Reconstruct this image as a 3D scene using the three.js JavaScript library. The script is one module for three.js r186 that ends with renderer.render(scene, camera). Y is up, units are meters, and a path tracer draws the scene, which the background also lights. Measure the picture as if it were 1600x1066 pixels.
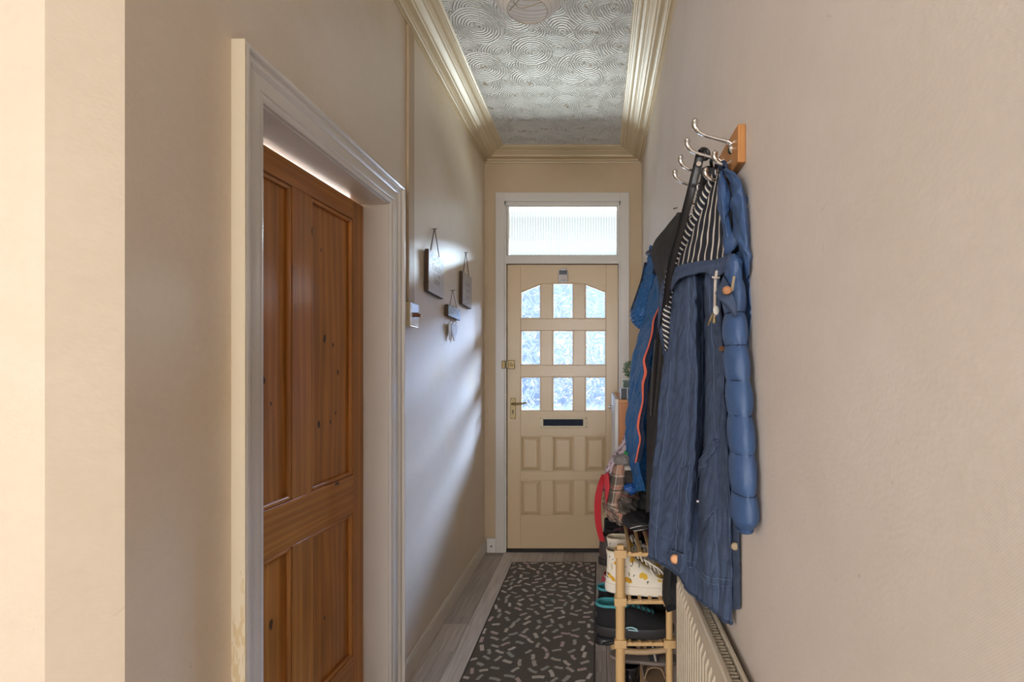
import * as THREE from 'three';
import { RoundedBoxGeometry } from 'three/addons/geometries/RoundedBoxGeometry.js';
import { mergeGeometries, toCreasedNormals } from 'three/addons/utils/BufferGeometryUtils.js';
import { ImprovedNoise } from 'three/addons/math/ImprovedNoise.js';
import { RectAreaLightUniformsLib } from 'three/addons/lights/RectAreaLightUniformsLib.js';

// ───────── camera, sky, daylight, exposure ─────────
const scene = new THREE.Scene();
const F = 800, PX = 935, PY = 572, EYE = 1.30;                       // focal length and vanishing point in pixels, eye height
const camera = new THREE.PerspectiveCamera(2 * Math.atan(533 / F) * 180 / Math.PI, 1600 / 1066, 0.02, 200);
camera.position.set(0, EYE, 0);
camera.lookAt(0, EYE, -1);
camera.setViewOffset(1600, 1066, 800 - PX, 533 - PY, 1600, 1066);
camera.updateProjectionMatrix();
scene.add(camera);
const renderer = new THREE.WebGLRenderer({ antialias: true });
renderer.toneMapping = THREE.LinearToneMapping;
renderer.toneMappingExposure = 1.9;
renderer.shadowMap.enabled = true;
RectAreaLightUniformsLib.init();
scene.background = new THREE.Color().setRGB(0.74, 0.87, 1.0);
scene.backgroundIntensity = 1.5;
function areaLight(name, w, h, color, intensity, pos, target) {
  const l = new THREE.RectAreaLight(new THREE.Color().setRGB(...color), intensity, w, h);
  l.name = name; l.position.set(...pos); l.lookAt(...target); scene.add(l);
  return l;
}
areaLight('back_window_daylight', 1.45, 1.5, [0.985, 0.99, 1.0], 11, [-0.475, 1.6, 5.46], [-0.475, 1.6, -1]);
areaLight('added_side_light', 1.3, 1.25, [0.985, 0.99, 1.0], 8.6, [-2.36, 1.55, 2.4], [0, 1.55, 2.4]);  // added lamp that brightens the right wall; no window known there
areaLight('front_sky_daylight', 19, 3.6, [0.68, 0.79, 1.0], 330, [9.5, 8.0, -15.6], [0, 1.3, -3.6]);
areaLight('sunlit_paving_bounce', 4.0, 4.5, [0.94, 0.96, 1.0], 57, [-0.25, -0.06, -9.2], [-0.25, 3, -9.2]);
areaLight('front_room_daylight', 1.3, 1.3, [1, 0.95, 0.88], 22, [-2.1, 1.5, -3.38], [-2.1, 1.5, 0]);

// ───────── helpers ─────────
let seed = 7;
const rnd = () => { seed = (seed + 0x6d2b79f5) | 0; let t = Math.imul(seed ^ (seed >>> 15), 1 | seed); t = (t + Math.imul(t ^ (t >>> 7), 61 | t)) ^ t; return ((t ^ (t >>> 14)) >>> 0) / 4294967296; };
const rr = (a, b) => a + (b - a) * rnd();
const noise3 = new ImprovedNoise();
const nz = (x, y = 0, z = 0) => noise3.noise(x, y, z);
const fbm = (x, y, z = 0, o = 4) => { let s = 0, a = 1, t = 0; for (let i = 0; i < o; i++) { s += a * nz(x, y, z + i * 7.3); t += a; a *= 0.5; x *= 2.03; y *= 2.03; } return s / t; };
const lerp = (a, b, t) => a + (b - a) * t, clamp = (x, a = 0, b = 1) => Math.min(b, Math.max(a, x));
const smooth = (a, b, x) => { const t = clamp((x - a) / (b - a)); return t * t * (3 - 2 * t); };
const P = (px, py, D) => new THREE.Vector3((px - PX) / F * D, EYE + (PY - py) / F * D, -D);   // a point of the place from its bearing and distance
const names = new Map();
function numbered(n) { const k = names.get(n) ?? 0; names.set(n, k + 1); return k ? n + '_' + String(k).padStart(3, '0') : n; }
function shadow(o) { o.castShadow = o.receiveShadow = true; return o; }
function flat(g) { return g.index ? g.toNonIndexed() : g; }
function boxUV(g, s = 1) {                                              // uv in metres from the axis each face looks along
  g = flat(g); const p = g.attributes.position, n = g.attributes.normal, uv = new Float32Array(p.count * 2);
  for (let i = 0; i < p.count; i += 3) {
    let ax = 0, ay = 0, az = 0;
    for (let k = 0; k < 3; k++) { ax += Math.abs(n.getX(i + k)); ay += Math.abs(n.getY(i + k)); az += Math.abs(n.getZ(i + k)); }
    for (let k = 0; k < 3; k++) {
      const x = p.getX(i + k), y = p.getY(i + k), z = p.getZ(i + k);
      const [u, v] = ax >= ay && ax >= az ? [z, y] : ay >= az ? [x, z] : [x, y];
      uv[(i + k) * 2] = u * s; uv[(i + k) * 2 + 1] = v * s;
    }
  }
  g.setAttribute('uv', new THREE.BufferAttribute(uv, 2));
  return g;
}
function B(x0, x1, y0, y1, z0, z1, r = 0) {
  const w = Math.abs(x1 - x0), h = Math.abs(y1 - y0), d = Math.abs(z1 - z0);
  let g = r ? new RoundedBoxGeometry(w, h, d, 2, Math.min(r, w / 2.05, h / 2.05, d / 2.05)) : new THREE.BoxGeometry(w, h, d);
  g.translate((x0 + x1) / 2, (y0 + y1) / 2, (z0 + z1) / 2);
  return boxUV(g);
}
function merge(list) {
  list = list.map((g) => { g = flat(g); for (const k of Object.keys(g.attributes)) if (!['position', 'normal', 'uv'].includes(k)) g.deleteAttribute(k); if (!g.attributes.uv) g.setAttribute('uv', new THREE.BufferAttribute(new Float32Array(g.attributes.position.count * 2), 2)); return g; });
  return list.length > 1 ? mergeGeometries(list) : list[0];
}
function obj(name, g, m, parent = scene) {
  const o = new THREE.Mesh(Array.isArray(g) ? merge(g) : g, m);
  o.name = parent === scene ? numbered(name) : name; parent.add(o);
  return shadow(o);
}
function group(name) { const o = new THREE.Group(); o.name = numbered(name); scene.add(o); return o; }
function thing(name, label, category, grp) { const o = group(name); return tag(o, label, category, grp); }
function tag(o, label, category, grp) { Object.assign(o.userData, { label, category }); if (grp) o.userData.group = grp; return o; }
function struct(o, label) { o.userData.kind = 'structure'; if (label) o.userData.label = label; return o; }
function plan(pts, y0, y1) {                                            // an upright prism over a plan of [x, z] points
  const s = new THREE.Shape(pts.map(([x, z]) => new THREE.Vector2(x, -z)));
  const g = new THREE.ExtrudeGeometry(s, { depth: y1 - y0, bevelEnabled: false }); g.rotateX(-Math.PI / 2); g.translate(0, y0, 0);
  return boxUV(g);
}
function faceShape(pts, z0, z1, bevel = 0) {                            // a plate with an outline of [x, y] points between two z
  const s = new THREE.Shape(pts.map(([x, y]) => new THREE.Vector2(x, y)));
  const g = new THREE.ExtrudeGeometry(s, { depth: Math.abs(z1 - z0) - 2 * bevel, bevelEnabled: bevel > 0, bevelThickness: bevel, bevelSize: bevel, bevelOffset: -bevel, bevelSegments: 2 });
  g.translate(0, 0, Math.min(z0, z1) + bevel);
  return boxUV(g);
}
const V = (x, y, z) => new THREE.Vector3(x, y, z);
function tube(pts, r, seg = 24, rad = 8, closed = false) { return new THREE.TubeGeometry(new THREE.CatmullRomCurve3(pts, closed, 'centripetal'), seg, r, rad, closed); }
function taper(pts, rads, seg = 32, rad = 10) {                         // a tube whose radius follows a list
  const c = new THREE.CatmullRomCurve3(pts, false, 'centripetal'), g = new THREE.TubeGeometry(c, seg, 1, rad, false), p = g.attributes.position;
  for (let i = 0; i <= seg; i++) {
    const t = i / seg, q = c.getPointAt(t), f = t * (rads.length - 1), k = Math.min(rads.length - 2, Math.floor(f)), r = lerp(rads[k], rads[k + 1], f - k);
    for (let j = 0; j <= rad; j++) { const n = i * (rad + 1) + j; p.setXYZ(n, q.x + (p.getX(n) - q.x) * r, q.y + (p.getY(n) - q.y) * r, q.z + (p.getZ(n) - q.z) * r); }
  }
  g.computeVertexNormals();
  return g;
}
function ball(r, x, y, z, sx = 1, sy = 1, sz = 1) { const g = new THREE.SphereGeometry(r, 16, 12); g.scale(sx, sy, sz); g.translate(x, y, z); return g; }
function cyl(r0, r1, h, seg = 20) { return new THREE.CylinderGeometry(r0, r1, h, seg); }
function tex(w, h, fn, srgb = true, rx = 1, ry = 1) {                   // fn(u, v) gives [r, g, b] from 0 to 255, or one number
  const d = new Uint8Array(w * h * 4);
  for (let j = 0; j < h; j++) for (let i = 0; i < w; i++) {
    const c = fn(i / w, j / h), k = (j * w + i) * 4;
    if (typeof c === 'number') d[k] = d[k + 1] = d[k + 2] = clamp(c, 0, 255); else { d[k] = clamp(c[0], 0, 255); d[k + 1] = clamp(c[1], 0, 255); d[k + 2] = clamp(c[2], 0, 255); }
    d[k + 3] = 255;
  }
  const t = new THREE.DataTexture(d, w, h); t.wrapS = t.wrapT = THREE.RepeatWrapping; t.magFilter = THREE.LinearFilter; t.minFilter = THREE.LinearMipmapLinearFilter; t.generateMipmaps = true;
  if (srgb) t.colorSpace = THREE.SRGBColorSpace;
  t.repeat.set(rx, ry); t.needsUpdate = true;
  return t;
}
function canvasTex(w, h, draw, rx = 1, ry = 1) {
  const c = document.createElement('canvas'); c.width = w; c.height = h; draw(c.getContext('2d'), w, h);
  const t = new THREE.CanvasTexture(c); t.colorSpace = THREE.SRGBColorSpace; t.wrapS = t.wrapT = THREE.RepeatWrapping; t.repeat.set(rx, ry);
  return t;
}
const mat = (color, roughness = 0.6, more = {}) => new THREE.MeshStandardMaterial({ color, roughness, side: THREE.DoubleSide, ...more });
const phys = (color, roughness = 0.6, more = {}) => new THREE.MeshPhysicalMaterial({ color, roughness, side: THREE.DoubleSide, ...more });
// noise that repeats over a unit square
const per = (u, v, f, z = 0) => { const a = u * f, b = v * f, su = smooth(0, 1, u), sv = smooth(0, 1, v); return lerp(lerp(nz(a, b, z), nz(a - f, b, z), su), lerp(nz(a, b - f, z), nz(a - f, b - f, z), su), sv); };

// ───────── materials of the setting ─────────
const paperBump = tex(512, 512, (u, v) => 128 + 26 * Math.sin(u * 2 * Math.PI * 128) * Math.sin(v * 2 * Math.PI * 128) + 42 * per(u, v, 26, 2) + 40 * per(u, v, 70, 4), false, 1 / 0.4, 1 / 0.4);
function wallTex(base, stain, marks, s) {                               // painted lining paper: faint patches, specks, hairline scratches
  const N = 1024, t = canvasTex(N, N, (g) => {
    const im = g.createImageData(N, N);
    for (let j = 0; j < N; j++) for (let i = 0; i < N; i++) {
      const u = i / N, v = j / N, k = (j * N + i) * 4, a = 5 * per(u, v, 5, s) + 3 * per(u, v, 19, s + 3) + 3 * per(u, v, 90, s + 5), y = Math.max(0, per(u, v, 4, s + 9) - 0.18) * stain;
      im.data[k] = base[0] + a - y * 10; im.data[k + 1] = base[1] + a - y * 22; im.data[k + 2] = base[2] + a * 1.2 - y * 55; im.data[k + 3] = 255;
    }
    g.putImageData(im, 0, 0);
    for (let k = 0; k < marks; k++) {
      g.strokeStyle = g.fillStyle = `rgba(${90 + rr(0, 40)},${72 + rr(0, 30)},${55},${rr(0.1, 0.34)})`;
      const x = rr(10, N - 10), y = rr(10, N - 10);
      if (rnd() < 0.55) { g.beginPath(); g.ellipse(x, y, rr(0.6, 1.5), rr(0.7, 2.2), rr(0, 3), 0, 7); g.fill(); }
      else { g.lineWidth = rr(0.5, 1.0); const a = rr(0, 6.28), L = rr(5, 18); g.beginPath(); g.moveTo(x, y); g.quadraticCurveTo(x + Math.cos(a) * L * 0.5 + rr(-5, 5), y + Math.sin(a) * L * 0.5 + rr(-5, 5), x + Math.cos(a) * L, y + Math.sin(a) * L); g.stroke(); }
    }
  }, 1 / 1.4, 1 / 1.4);
  return t;
}
const WALL = [214, 202, 186];
const wallMat = mat('#ffffff', 0.62, { map: wallTex(WALL, 0.35, 10, 1), bumpMap: paperBump, bumpScale: 0.0009 });
const wallLeftMat = mat('#ffffff', 0.42, { map: wallTex([222, 205, 183], 0.9, 14, 11), bumpMap: paperBump, bumpScale: 0.0010 });
const wallRightMat = mat('#ffffff', 0.6, { map: wallTex([213, 200, 188], 0.3, 46, 21), bumpMap: paperBump, bumpScale: 0.0008 });
const corniceMat = mat('#cdb894', 0.4, { bumpMap: tex(256, 256, (u, v) => 128 + 60 * per(u, v, 14, 3) + 40 * per(u, v, 40, 8), false, 4, 4), bumpScale: 0.0012 });
const glossBump = tex(256, 256, (u, v) => 128 + 50 * per(u, v, 6, 3) + 40 * per(u, v, 26, 8), false, 1 / 0.25, 1 / 0.25);
const glossWhite = phys('#d9d0c4', 0.22, { bumpMap: glossBump, bumpScale: 0.0009, clearcoat: 0.4, clearcoatRoughness: 0.12 });
const glossCream = phys('#ceb38d', 0.3, { bumpMap: glossBump, bumpScale: 0.0012 });
const creamPaint = mat('#d6c19a', 0.5, { bumpMap: glossBump, bumpScale: 0.001 });

// ───────── the setting ─────────
const XL = -0.796, XR = 0.302, ZE = -3.58, YC = 2.78;
// artex ceiling: overlapping combed swirls with rough centres
const swirls = [];
for (let j = -1; j < 12; j++) for (let i = -1; i < 7; i++) swirls.push([(i + 0.5 + (j % 2) * 0.35 + rr(-0.28, 0.28)) * 0.137, (j + 0.5 + rr(-0.25, 0.25)) * 0.137, rr(0.09, 0.112), rr(0, 9), rr(0.75, 1.25), rnd()]);
swirls.sort((a, b) => a[5] - b[5]);
const artex = (() => {
  const W = 1024, H = 2048, wm = 0.82, hm = 1.64, hgt = new Uint8Array(W * H * 4), col = new Uint8Array(W * H * 4);
  for (let j = 0; j < H; j++) for (let i = 0; i < W; i++) {
    const x = i / W * wm, y = j / H * hm; let h = 128 + 60 * Math.sin((x + 0.3 * y) / 0.0115 * 6.283 + 2 * nz(x * 20, y * 20, 1)), c = [224, 220, 214];
    for (let k = swirls.length - 1; k >= 0; k--) {
      const s = swirls[k], dx = x - s[0], dy = y - s[1]; if (dx * dx + dy * dy > 0.016) continue;
      const a = Math.atan2(dy, dx), d = Math.hypot(dx, dy * s[4]) + 0.006 * Math.sin(a * 2 + s[3]) + 0.003 * nz(x * 40, y * 40, s[3]);
      if (d < s[2]) {
        h = 128 + 70 * Math.sin(d / 0.0118 * 6.283 + 1.2 * nz(x * 30, y * 30, 2) + a) + 60 * nz(x * 110, y * 110, 5);
        const q = d / 0.021 + 0.5 * nz(x * 160, y * 160, s[3]);
        if (q < 1) { h = 100 + 110 * nz(x * 220, y * 220, 9); if (nz(x * 130, y * 130, s[3]) > 0.04 + q * 0.3) c = [150, 128, 100]; }
        break;
      }
    }
    const g = 3 * nz(x * 18, y * 18, 6), n = (j * W + i) * 4;
    hgt[n] = hgt[n + 1] = hgt[n + 2] = clamp(h, 0, 255); col[n] = c[0] + g; col[n + 1] = c[1] + g; col[n + 2] = c[2] + g; hgt[n + 3] = col[n + 3] = 255;
  }
  return [hgt, col].map((d, n) => { const t = new THREE.DataTexture(d, W, H); t.wrapS = t.wrapT = THREE.RepeatWrapping; t.magFilter = THREE.LinearFilter; t.minFilter = THREE.LinearMipmapLinearFilter; t.generateMipmaps = true; if (n) t.colorSpace = THREE.SRGBColorSpace; t.repeat.set(1 / wm, 1 / hm); t.needsUpdate = true; return t; });
})();
struct(obj('ceiling', B(-3.4, 0.6, YC, YC + 0.15, -3.9, 5.75), mat('#ffffff', 0.7, { map: artex[1], bumpMap: artex[0], bumpScale: 0.011 })));

// grey plank floor
const plankTex = tex(512, 1024, (u, v) => { const g = 14 * per(u, v * 0.25 + 0.1, 24, 3) + 22 * nz(u * 60, v * 4.0, 2) + 14 * nz(u * 160, v * 9, 7) + 10 * nz(u * 7 + 2 * nz(u * 3, v * 2), v * 2, 4), e = nz(u * 26, v * 1.6, 11) > 0.34 ? -16 : 0; return [204 + g + e, 194 + g + e, 186 + g + e]; }, true, 1 / 0.35, 1 / 1.1);
const plankMats = ['#ffffff', '#d8d6d4', '#bdb9b6', '#eceae8'].map((c) => mat(c, 0.5, { map: plankTex, bumpMap: plankTex, bumpScale: 0.0006 }));
const floor = struct(obj('floor', B(-3.4, 0.6, -0.16, -0.012, -3.66, 5.75), mat('#3a3632', 0.9)));
for (let i = 0; i < 8; i++) {
  const w = 0.1385, x0 = XL + 0.001 + i * w; let z = 2.5 - rr(0, 0.8);
  while (z > -3.6) {
    const L = 0.92, z0 = Math.max(z - L, -3.62), g = B(x0 + 0.0007, Math.min(x0 + w - 0.0007, XR - 0.001), -0.012, 0, z0 + 0.0008, Math.min(z, 2.5), 0.0012), ou = rr(0, 3), ov = rr(0, 3), uv = g.attributes.uv;
    for (let k = 0; k < uv.count; k++) uv.setXY(k, uv.getX(k) + ou, uv.getY(k) + ov);
    obj('plank', g, plankMats[Math.floor(rnd() * 4)], floor);
    z -= L;
  }
}
const carpetBack = mat('#8d8275', 0.95);
obj('floor_covering', [B(-3.3, XL - 0.01, -0.012, -0.002, -3.5, 5.5), B(XL - 0.01, XR, -0.012, -0.002, 2.5, 5.5)], carpetBack, floor);

// left wall with its splayed corner towards the back room, and the doorway to the front room
const zN = -1.185, zF = -1.962, yO = 1.932;
struct(obj('wall_left', [
  plan([[XL, zN], [XL, -0.8605], [-0.8606, -0.796], [-2.4, -0.796], [-2.4, -0.93], [-0.93, -0.93], [-0.93, zN]], 0, YC),
  B(-0.93, XL, yO, YC, zF, zN), B(-0.93, XL, 0, YC, -3.66, zF)], wallLeftMat), 'cream painted wall with a splayed corner and a doorway');
struct(obj('wall_right', B(XR, XR + 0.2, -0.05, YC, -3.66, 5.7), wallRightMat), 'cream papered wall marked with specks and scratches');
const dX0 = -0.640, dX1 = 0.139, fX0 = -0.716, fX1 = 0.215, fY1 = 2.508;
struct(obj('wall_end', [B(XL - 0.2, fX0 + 0.02, -0.05, YC, -3.86, ZE), B(fX1 - 0.02, XR + 0.2, -0.05, YC, -3.86, ZE), B(fX0 + 0.02, fX1 - 0.02, fY1 - 0.02, YC, -3.86, ZE)], mat('#ffffff', 0.55, { map: wallTex([196, 172, 140], 0.5, 8, 31), bumpMap: paperBump, bumpScale: 0.0009 })));
// back room behind the viewer, with its window
struct(obj('wall_back', [B(-2.4, -1.25, 0, YC, 5.5, 5.7), B(0.35 - 0.05, XR + 0.2, 0, YC, 5.5, 5.7), B(-1.25, 0.3, 0, 0.8, 5.5, 5.7), B(-1.25, 0.3, 2.4, YC, 5.5, 5.7)], wallMat));
struct(obj('wall_side', [B(-2.55, -2.4, 0, YC, -0.93, 1.7), B(-2.55, -2.4, 0, YC, 3.1, 5.7), B(-2.55, -2.4, 0, 0.88, 1.7, 3.1), B(-2.55, -2.4, 2.22, YC, 1.7, 3.1)], wallMat));
const w2 = struct(group('window_2'), 'white framed window at the back of the house');
for (const [a, b, c, d] of [[-1.25, -1.2, 0.8, 2.4], [0.25, 0.3, 0.8, 2.4], [-1.2, 0.25, 0.8, 0.85], [-1.2, 0.25, 2.35, 2.4]]) obj('frame', B(a, b, c, d, 5.54, 5.6, 0.004), glossWhite, w2);
obj('pane', B(-1.2, 0.25, 0.85, 2.35, 5.568, 5.572), phys('#ffffff', 0.02, { transmission: 1, thickness: 0 }), w2);
const w3 = struct(group('added_window_3'), 'added white framed side window, put there to brighten the right wall');  // unseen window added as a source for lighting the right wall
for (const [a, b, c, d] of [[1.7, 1.75, 0.88, 2.22], [3.05, 3.1, 0.88, 2.22], [1.75, 3.05, 0.88, 0.93], [1.75, 3.05, 2.17, 2.22]]) obj('frame', B(-2.48, -2.42, c, d, a, b, 0.004), glossWhite, w3);
obj('pane', B(-2.452, -2.448, 0.93, 2.17, 1.75, 3.05), phys('#ffffff', 0.02, { transmission: 1, thickness: 0 }), w3);
// front room beyond the pine door
struct(obj('wall_front_room', [B(-3.35, -3.2, 0, YC, -3.66, -0.93), B(-3.2, -0.93, 0, YC, -3.66, -3.45), B(-3.2, -2.4, 0, YC, -0.93, -0.8)], wallMat));

// cornice in three runs
const prof = [[0, 0.062], [0.006, 0.062], [0.009, 0.058], [0.009, 0.052], [0.013, 0.052], [0.019, 0.055], [0.0235, 0.0525], [0.026, 0.047], [0.0245, 0.0425], [0.029, 0.041], [0.036, 0.0395], [0.043, 0.0395], [0.05, 0.042], [0.056, 0.0425], [0.062, 0.0405], [0.066, 0.036], [0.067, 0.031], [0.071, 0.0295], [0.08, 0.026], [0.088, 0.0205], [0.094, 0.0185], [0.098, 0.0195], [0.103, 0.0165], [0.105, 0.0135], [0.118, 0.0115], [0.121, 0.0135], [0.126, 0.013], [0.1285, 0.009], [0.139, 0.0075], [0.142, 0.0095], [0.147, 0.0085], [0.150, 0.004], [0.158, 0.002], [0.16, 0]];
function cornice(fa, fb) {
  const p = [], n = prof.length;
  for (let i = 0; i < n - 1; i++) { const a = fa(...prof[i]), b = fb(...prof[i]), c = fa(...prof[i + 1]), d = fb(...prof[i + 1]); p.push(...a, ...b, ...d, ...a, ...d, ...c); }
  let g = new THREE.BufferGeometry(); g.setAttribute('position', new THREE.Float32BufferAttribute(p, 3)); g.computeVertexNormals();
  return boxUV(toCreasedNormals(g, 0.7));
}
struct(obj('trim_1', cornice((p, d) => [XL + p, YC - d, ZE + p], (p, d) => [XL + p, YC - d, -0.87]), corniceMat), 'cream moulded cornice along the left wall');
struct(obj('trim_2', cornice((p, d) => [XR - p, YC - d, 1.0], (p, d) => [XR - p, YC - d, ZE + p]), corniceMat), 'cream moulded cornice along the right wall');
struct(obj('trim_3', cornice((p, d) => [XR - p, YC - d, ZE + p], (p, d) => [XL + p, YC - d, ZE + p]), corniceMat), 'cream moulded cornice above the front door');
// skirting
const skirtMat = mat('#f4efe8', 0.42, { bumpMap: glossBump, bumpScale: 0.001, map: wallTex([226, 220, 210], 0.6, 40, 41) });
struct(obj('baseboard_left', [B(XL, XL + 0.015, 0, 0.078, -3.58, -2.045, 0.002), B(XL, XL + 0.011, 0.076, 0.088, -3.58, -2.045, 0.003)], skirtMat));
const be = struct(obj('baseboard_end', B(-0.778, -0.716, 0, 0.1, ZE, ZE + 0.02, 0.003), mat('#ddd8cf', 0.45)));
obj('screw', ball(0.006, -0.745, 0.045, ZE + 0.02, 1, 1, 0.4), mat('#3a2f26', 0.5), be);

// ───────── pine door in the left wall: lining, architrave, leaf ─────────
const lining = struct(group('trim_4'), 'white gloss architrave and door lining round the pine door');
const jz0 = -1.2, jz1 = -1.945, jy = 1.915;
obj('jamb', B(-0.945, XL - 0.001, 0, jy, jz0, zN, 0.002), glossWhite, lining);
obj('jamb', B(-0.945, XL - 0.001, 0, jy, zF, jz1, 0.002), glossWhite, lining);
obj('head', B(-0.945, XL - 0.001, jy, yO, zF, zN, 0.002), glossWhite, lining);
// architrave: profile across its width (0 outer edge) and height off the wall, mitred
const aprof = [[0, 0], [0, 0.026], [0.004, 0.03], [0.012, 0.03], [0.016, 0.026], [0.018, 0.021], [0.022, 0.0195], [0.03, 0.021], [0.036, 0.018], [0.04, 0.0135], [0.044, 0.0145], [0.072, 0.0125], [0.075, 0.009], [0.08, 0.0105], [0.088, 0.010], [0.092, 0.007], [0.093, 0]];
const az0 = -1.113, az1 = -2.038, ay = 2.012;
function archi(fa, fb) {
  const p = [];
  for (let i = 0; i < aprof.length - 1; i++) { const a = fa(...aprof[i]), b = fb(...aprof[i]), c = fa(...aprof[i + 1]), d = fb(...aprof[i + 1]); p.push(...a, ...b, ...d, ...a, ...d, ...c); }
  const g = new THREE.BufferGeometry(); g.setAttribute('position', new THREE.Float32BufferAttribute(p, 3)); g.computeVertexNormals();
  return boxUV(toCreasedNormals(g, 0.6));
}
const nearEdge = obj('architrave_side', archi((u, h) => [XL + h, 0, az0 - u], (u, h) => [XL + h, ay - u, az0 - u]), glossWhite, lining);
obj('architrave_side', archi((u, h) => [XL + h, ay - u, az1 + u], (u, h) => [XL + h, 0, az1 + u]), glossWhite, lining);
obj('architrave_head', archi((u, h) => [XL + h, ay - u, az0 - u], (u, h) => [XL + h, ay - u, az1 + u]), glossWhite, lining);
// the edge of the near architrave is painted with the wall, chipped to bare patches
const chipTex = tex(64, 1024, (u, v) => { const c = v < 0.4 + 0.12 * nz(u * 2.3, v * 9, 3) && nz(u * 3, v * 26, 5) + 0.9 * nz(u * 9, v * 90, 8) > 0.3 - 0.4 * smooth(0.5, 0.1, Math.abs(u - 0.42)) ; return c ? [208, 186, 146] : [220, 205, 178]; }, true, 1, 1);
{ const g = flat(new THREE.PlaneGeometry(0.03, ay)); g.translate(0, 0, 0);
  const e = new THREE.BoxGeometry(0.03, ay - 0.002, 0.003); e.translate(XL + 0.015, (ay - 0.002) / 2, az0 + 0.0015);
  const o = obj('painted_edge', e, mat('#ffffff', 0.5, { map: chipTex }), lining); o.userData.label = 'cream painted outer edge with chipped patches'; }

function pineTex(knots, s) {
  return tex(512, 1024, (u, v) => {
    let du = 0, dark = 0;
    for (const [ku, kv, kr, ks] of knots) { const a = u - ku, b = (v - kv) * 2.1, d = Math.hypot(a, b * 0.55); du += 0.5 * kr * Math.sign(a) * Math.exp(-(d * d) / (kr * kr * 6)); dark = Math.max(dark, ks * smooth(kr * 1.05, kr * 0.55, Math.hypot(a, b) * (1 + 0.35 * nz(u * 22, v * 40, s)))); }
    const w = u - du + 0.02 * nz(u * 3, v * 2, s), r = Math.sin((w * 22 + 3.2 * nz(w * 5, v * 1.1, s + 2)) * 2) * 0.5 + 0.5, f = nz(w * 150, v * 7, s + 4), m = fbm(u * 3, v * 3, s + 6);
    const k = 0.89 + 0.1 * r * r + 0.1 * f + 0.18 * m;
    return [lerp(190 * k, 48, dark), lerp(123 * k * (0.97 + 0.05 * r), 30, dark), lerp(56 * k * (0.92 + 0.1 * r), 20, dark)];
  });
}
const pine = [
  phys('#ffffff', 0.36, { map: pineTex([[0.5, 0.3, 0.05, 0.7], [0.3, 0.72, 0.04, 0.8]], 3) }),
  phys('#ffffff', 0.36, { map: pineTex([[0.62, 0.52, 0.035, 0.95], [0.42, 0.5, 0.025, 0.7], [0.3, 0.4, 0.022, 0.85], [0.75, 0.22, 0.03, 0.9], [0.36, 0.25, 0.018, 0.9], [0.48, 0.22, 0.02, 0.85], [0.7, 0.83, 0.02, 0.6]], 13) }),
  phys('#ffffff', 0.36, { map: pineTex([[0.42, 0.38, 0.026, 1], [0.3, 0.31, 0.016, 0.8], [0.7, 0.72, 0.03, 0.6]], 23) }),
  phys('#ffffff', 0.36, { map: pineTex([[0.4, 0.15, 0.03, 0.8], [0.62, 0.6, 0.02, 0.8]], 33) })];
const door1 = struct(group('door_1'), 'stripped pine four panel door standing slightly ajar');
door1.position.set(-0.892, 0, -1.943); door1.rotation.y = -0.04;       // hinged on the far jamb
// own axes: x through the thickness, z along the width towards the viewer
function wood(g, m, su, sv, along = 'y') { const p = g.attributes.position, uv = g.attributes.uv, o = rr(0, 1); for (let i = 0; i < p.count; i++) { const y = p.getY(i), z = p.getZ(i) + p.getX(i); if (along === 'y') uv.setXY(i, z / su + o, y / sv); else uv.setXY(i, y / su + o, z / sv); } return g; }
const T0 = -0.04, T1 = 0, dW = 0.742;
const zs = [0, 0.074, 0.329, 0.422, 0.668, dW], ys = [0.008, 0.24, 0.765, 0.902, 1.835, 1.905];
obj('stile', wood(B(T0, T1, ys[0], ys[5], zs[0], zs[1], 0.002), 0, 0.3, 1.9), pine[3], door1);
obj('stile', wood(B(T0, T1, ys[0], ys[5], zs[4], zs[5], 0.002), 0, 0.3, 1.9), pine[0], door1);
for (const [a, b] of [[0, 1], [2, 3], [4, 5]]) obj('rail', wood(B(T0, T1 + 0.0005, ys[a], ys[b], zs[1], zs[4], 0.002), 0, 0.22, 1.2, 'z'), pine[a === 2 ? 3 : 0], door1);
for (const [a, b] of [[1, 2], [3, 4]]) obj('muntin', wood(B(T0, T1, ys[a], ys[b], zs[2], zs[3], 0.002), 0, 0.3, 1.6), pine[a === 3 ? 0 : 2], door1);
for (const [ya, yb, n] of [[ys[3], ys[4], 0], [ys[1], ys[2], 1]]) for (const [za, zb, k] of [[zs[1], zs[2], 0], [zs[3], zs[4], 1]]) {
  const g = B(T0 + 0.012, T1 - 0.014, ya - 0.004, yb + 0.004, za - 0.004, zb + 0.004);
  { const p = g.attributes.position, uv = g.attributes.uv; for (let i = 0; i < p.count; i++) uv.setXY(i, (p.getZ(i) - za) / (zb - za), (p.getY(i) - ya) / 0.94 + n * 0.37); }
  const pn = obj('panel', g, pine[[1, 2, 3, 0][n * 2 + k]], door1);
  const mw = 0.014, bead = (y0, y1, z0, z1, al) => wood(B(T1 - 0.015, T1 - 0.002, y0, y1, z0, z1, 0.005), 0, 0.3, 1.5, al);
  obj('moulding', [bead(ya, yb, za, za + mw, 'y'), bead(ya, yb, zb - mw, zb, 'y'), bead(ya, ya + mw, za, zb, 'z'), bead(yb - mw, yb, za, zb, 'z')], pine[3], pn);
}

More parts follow.
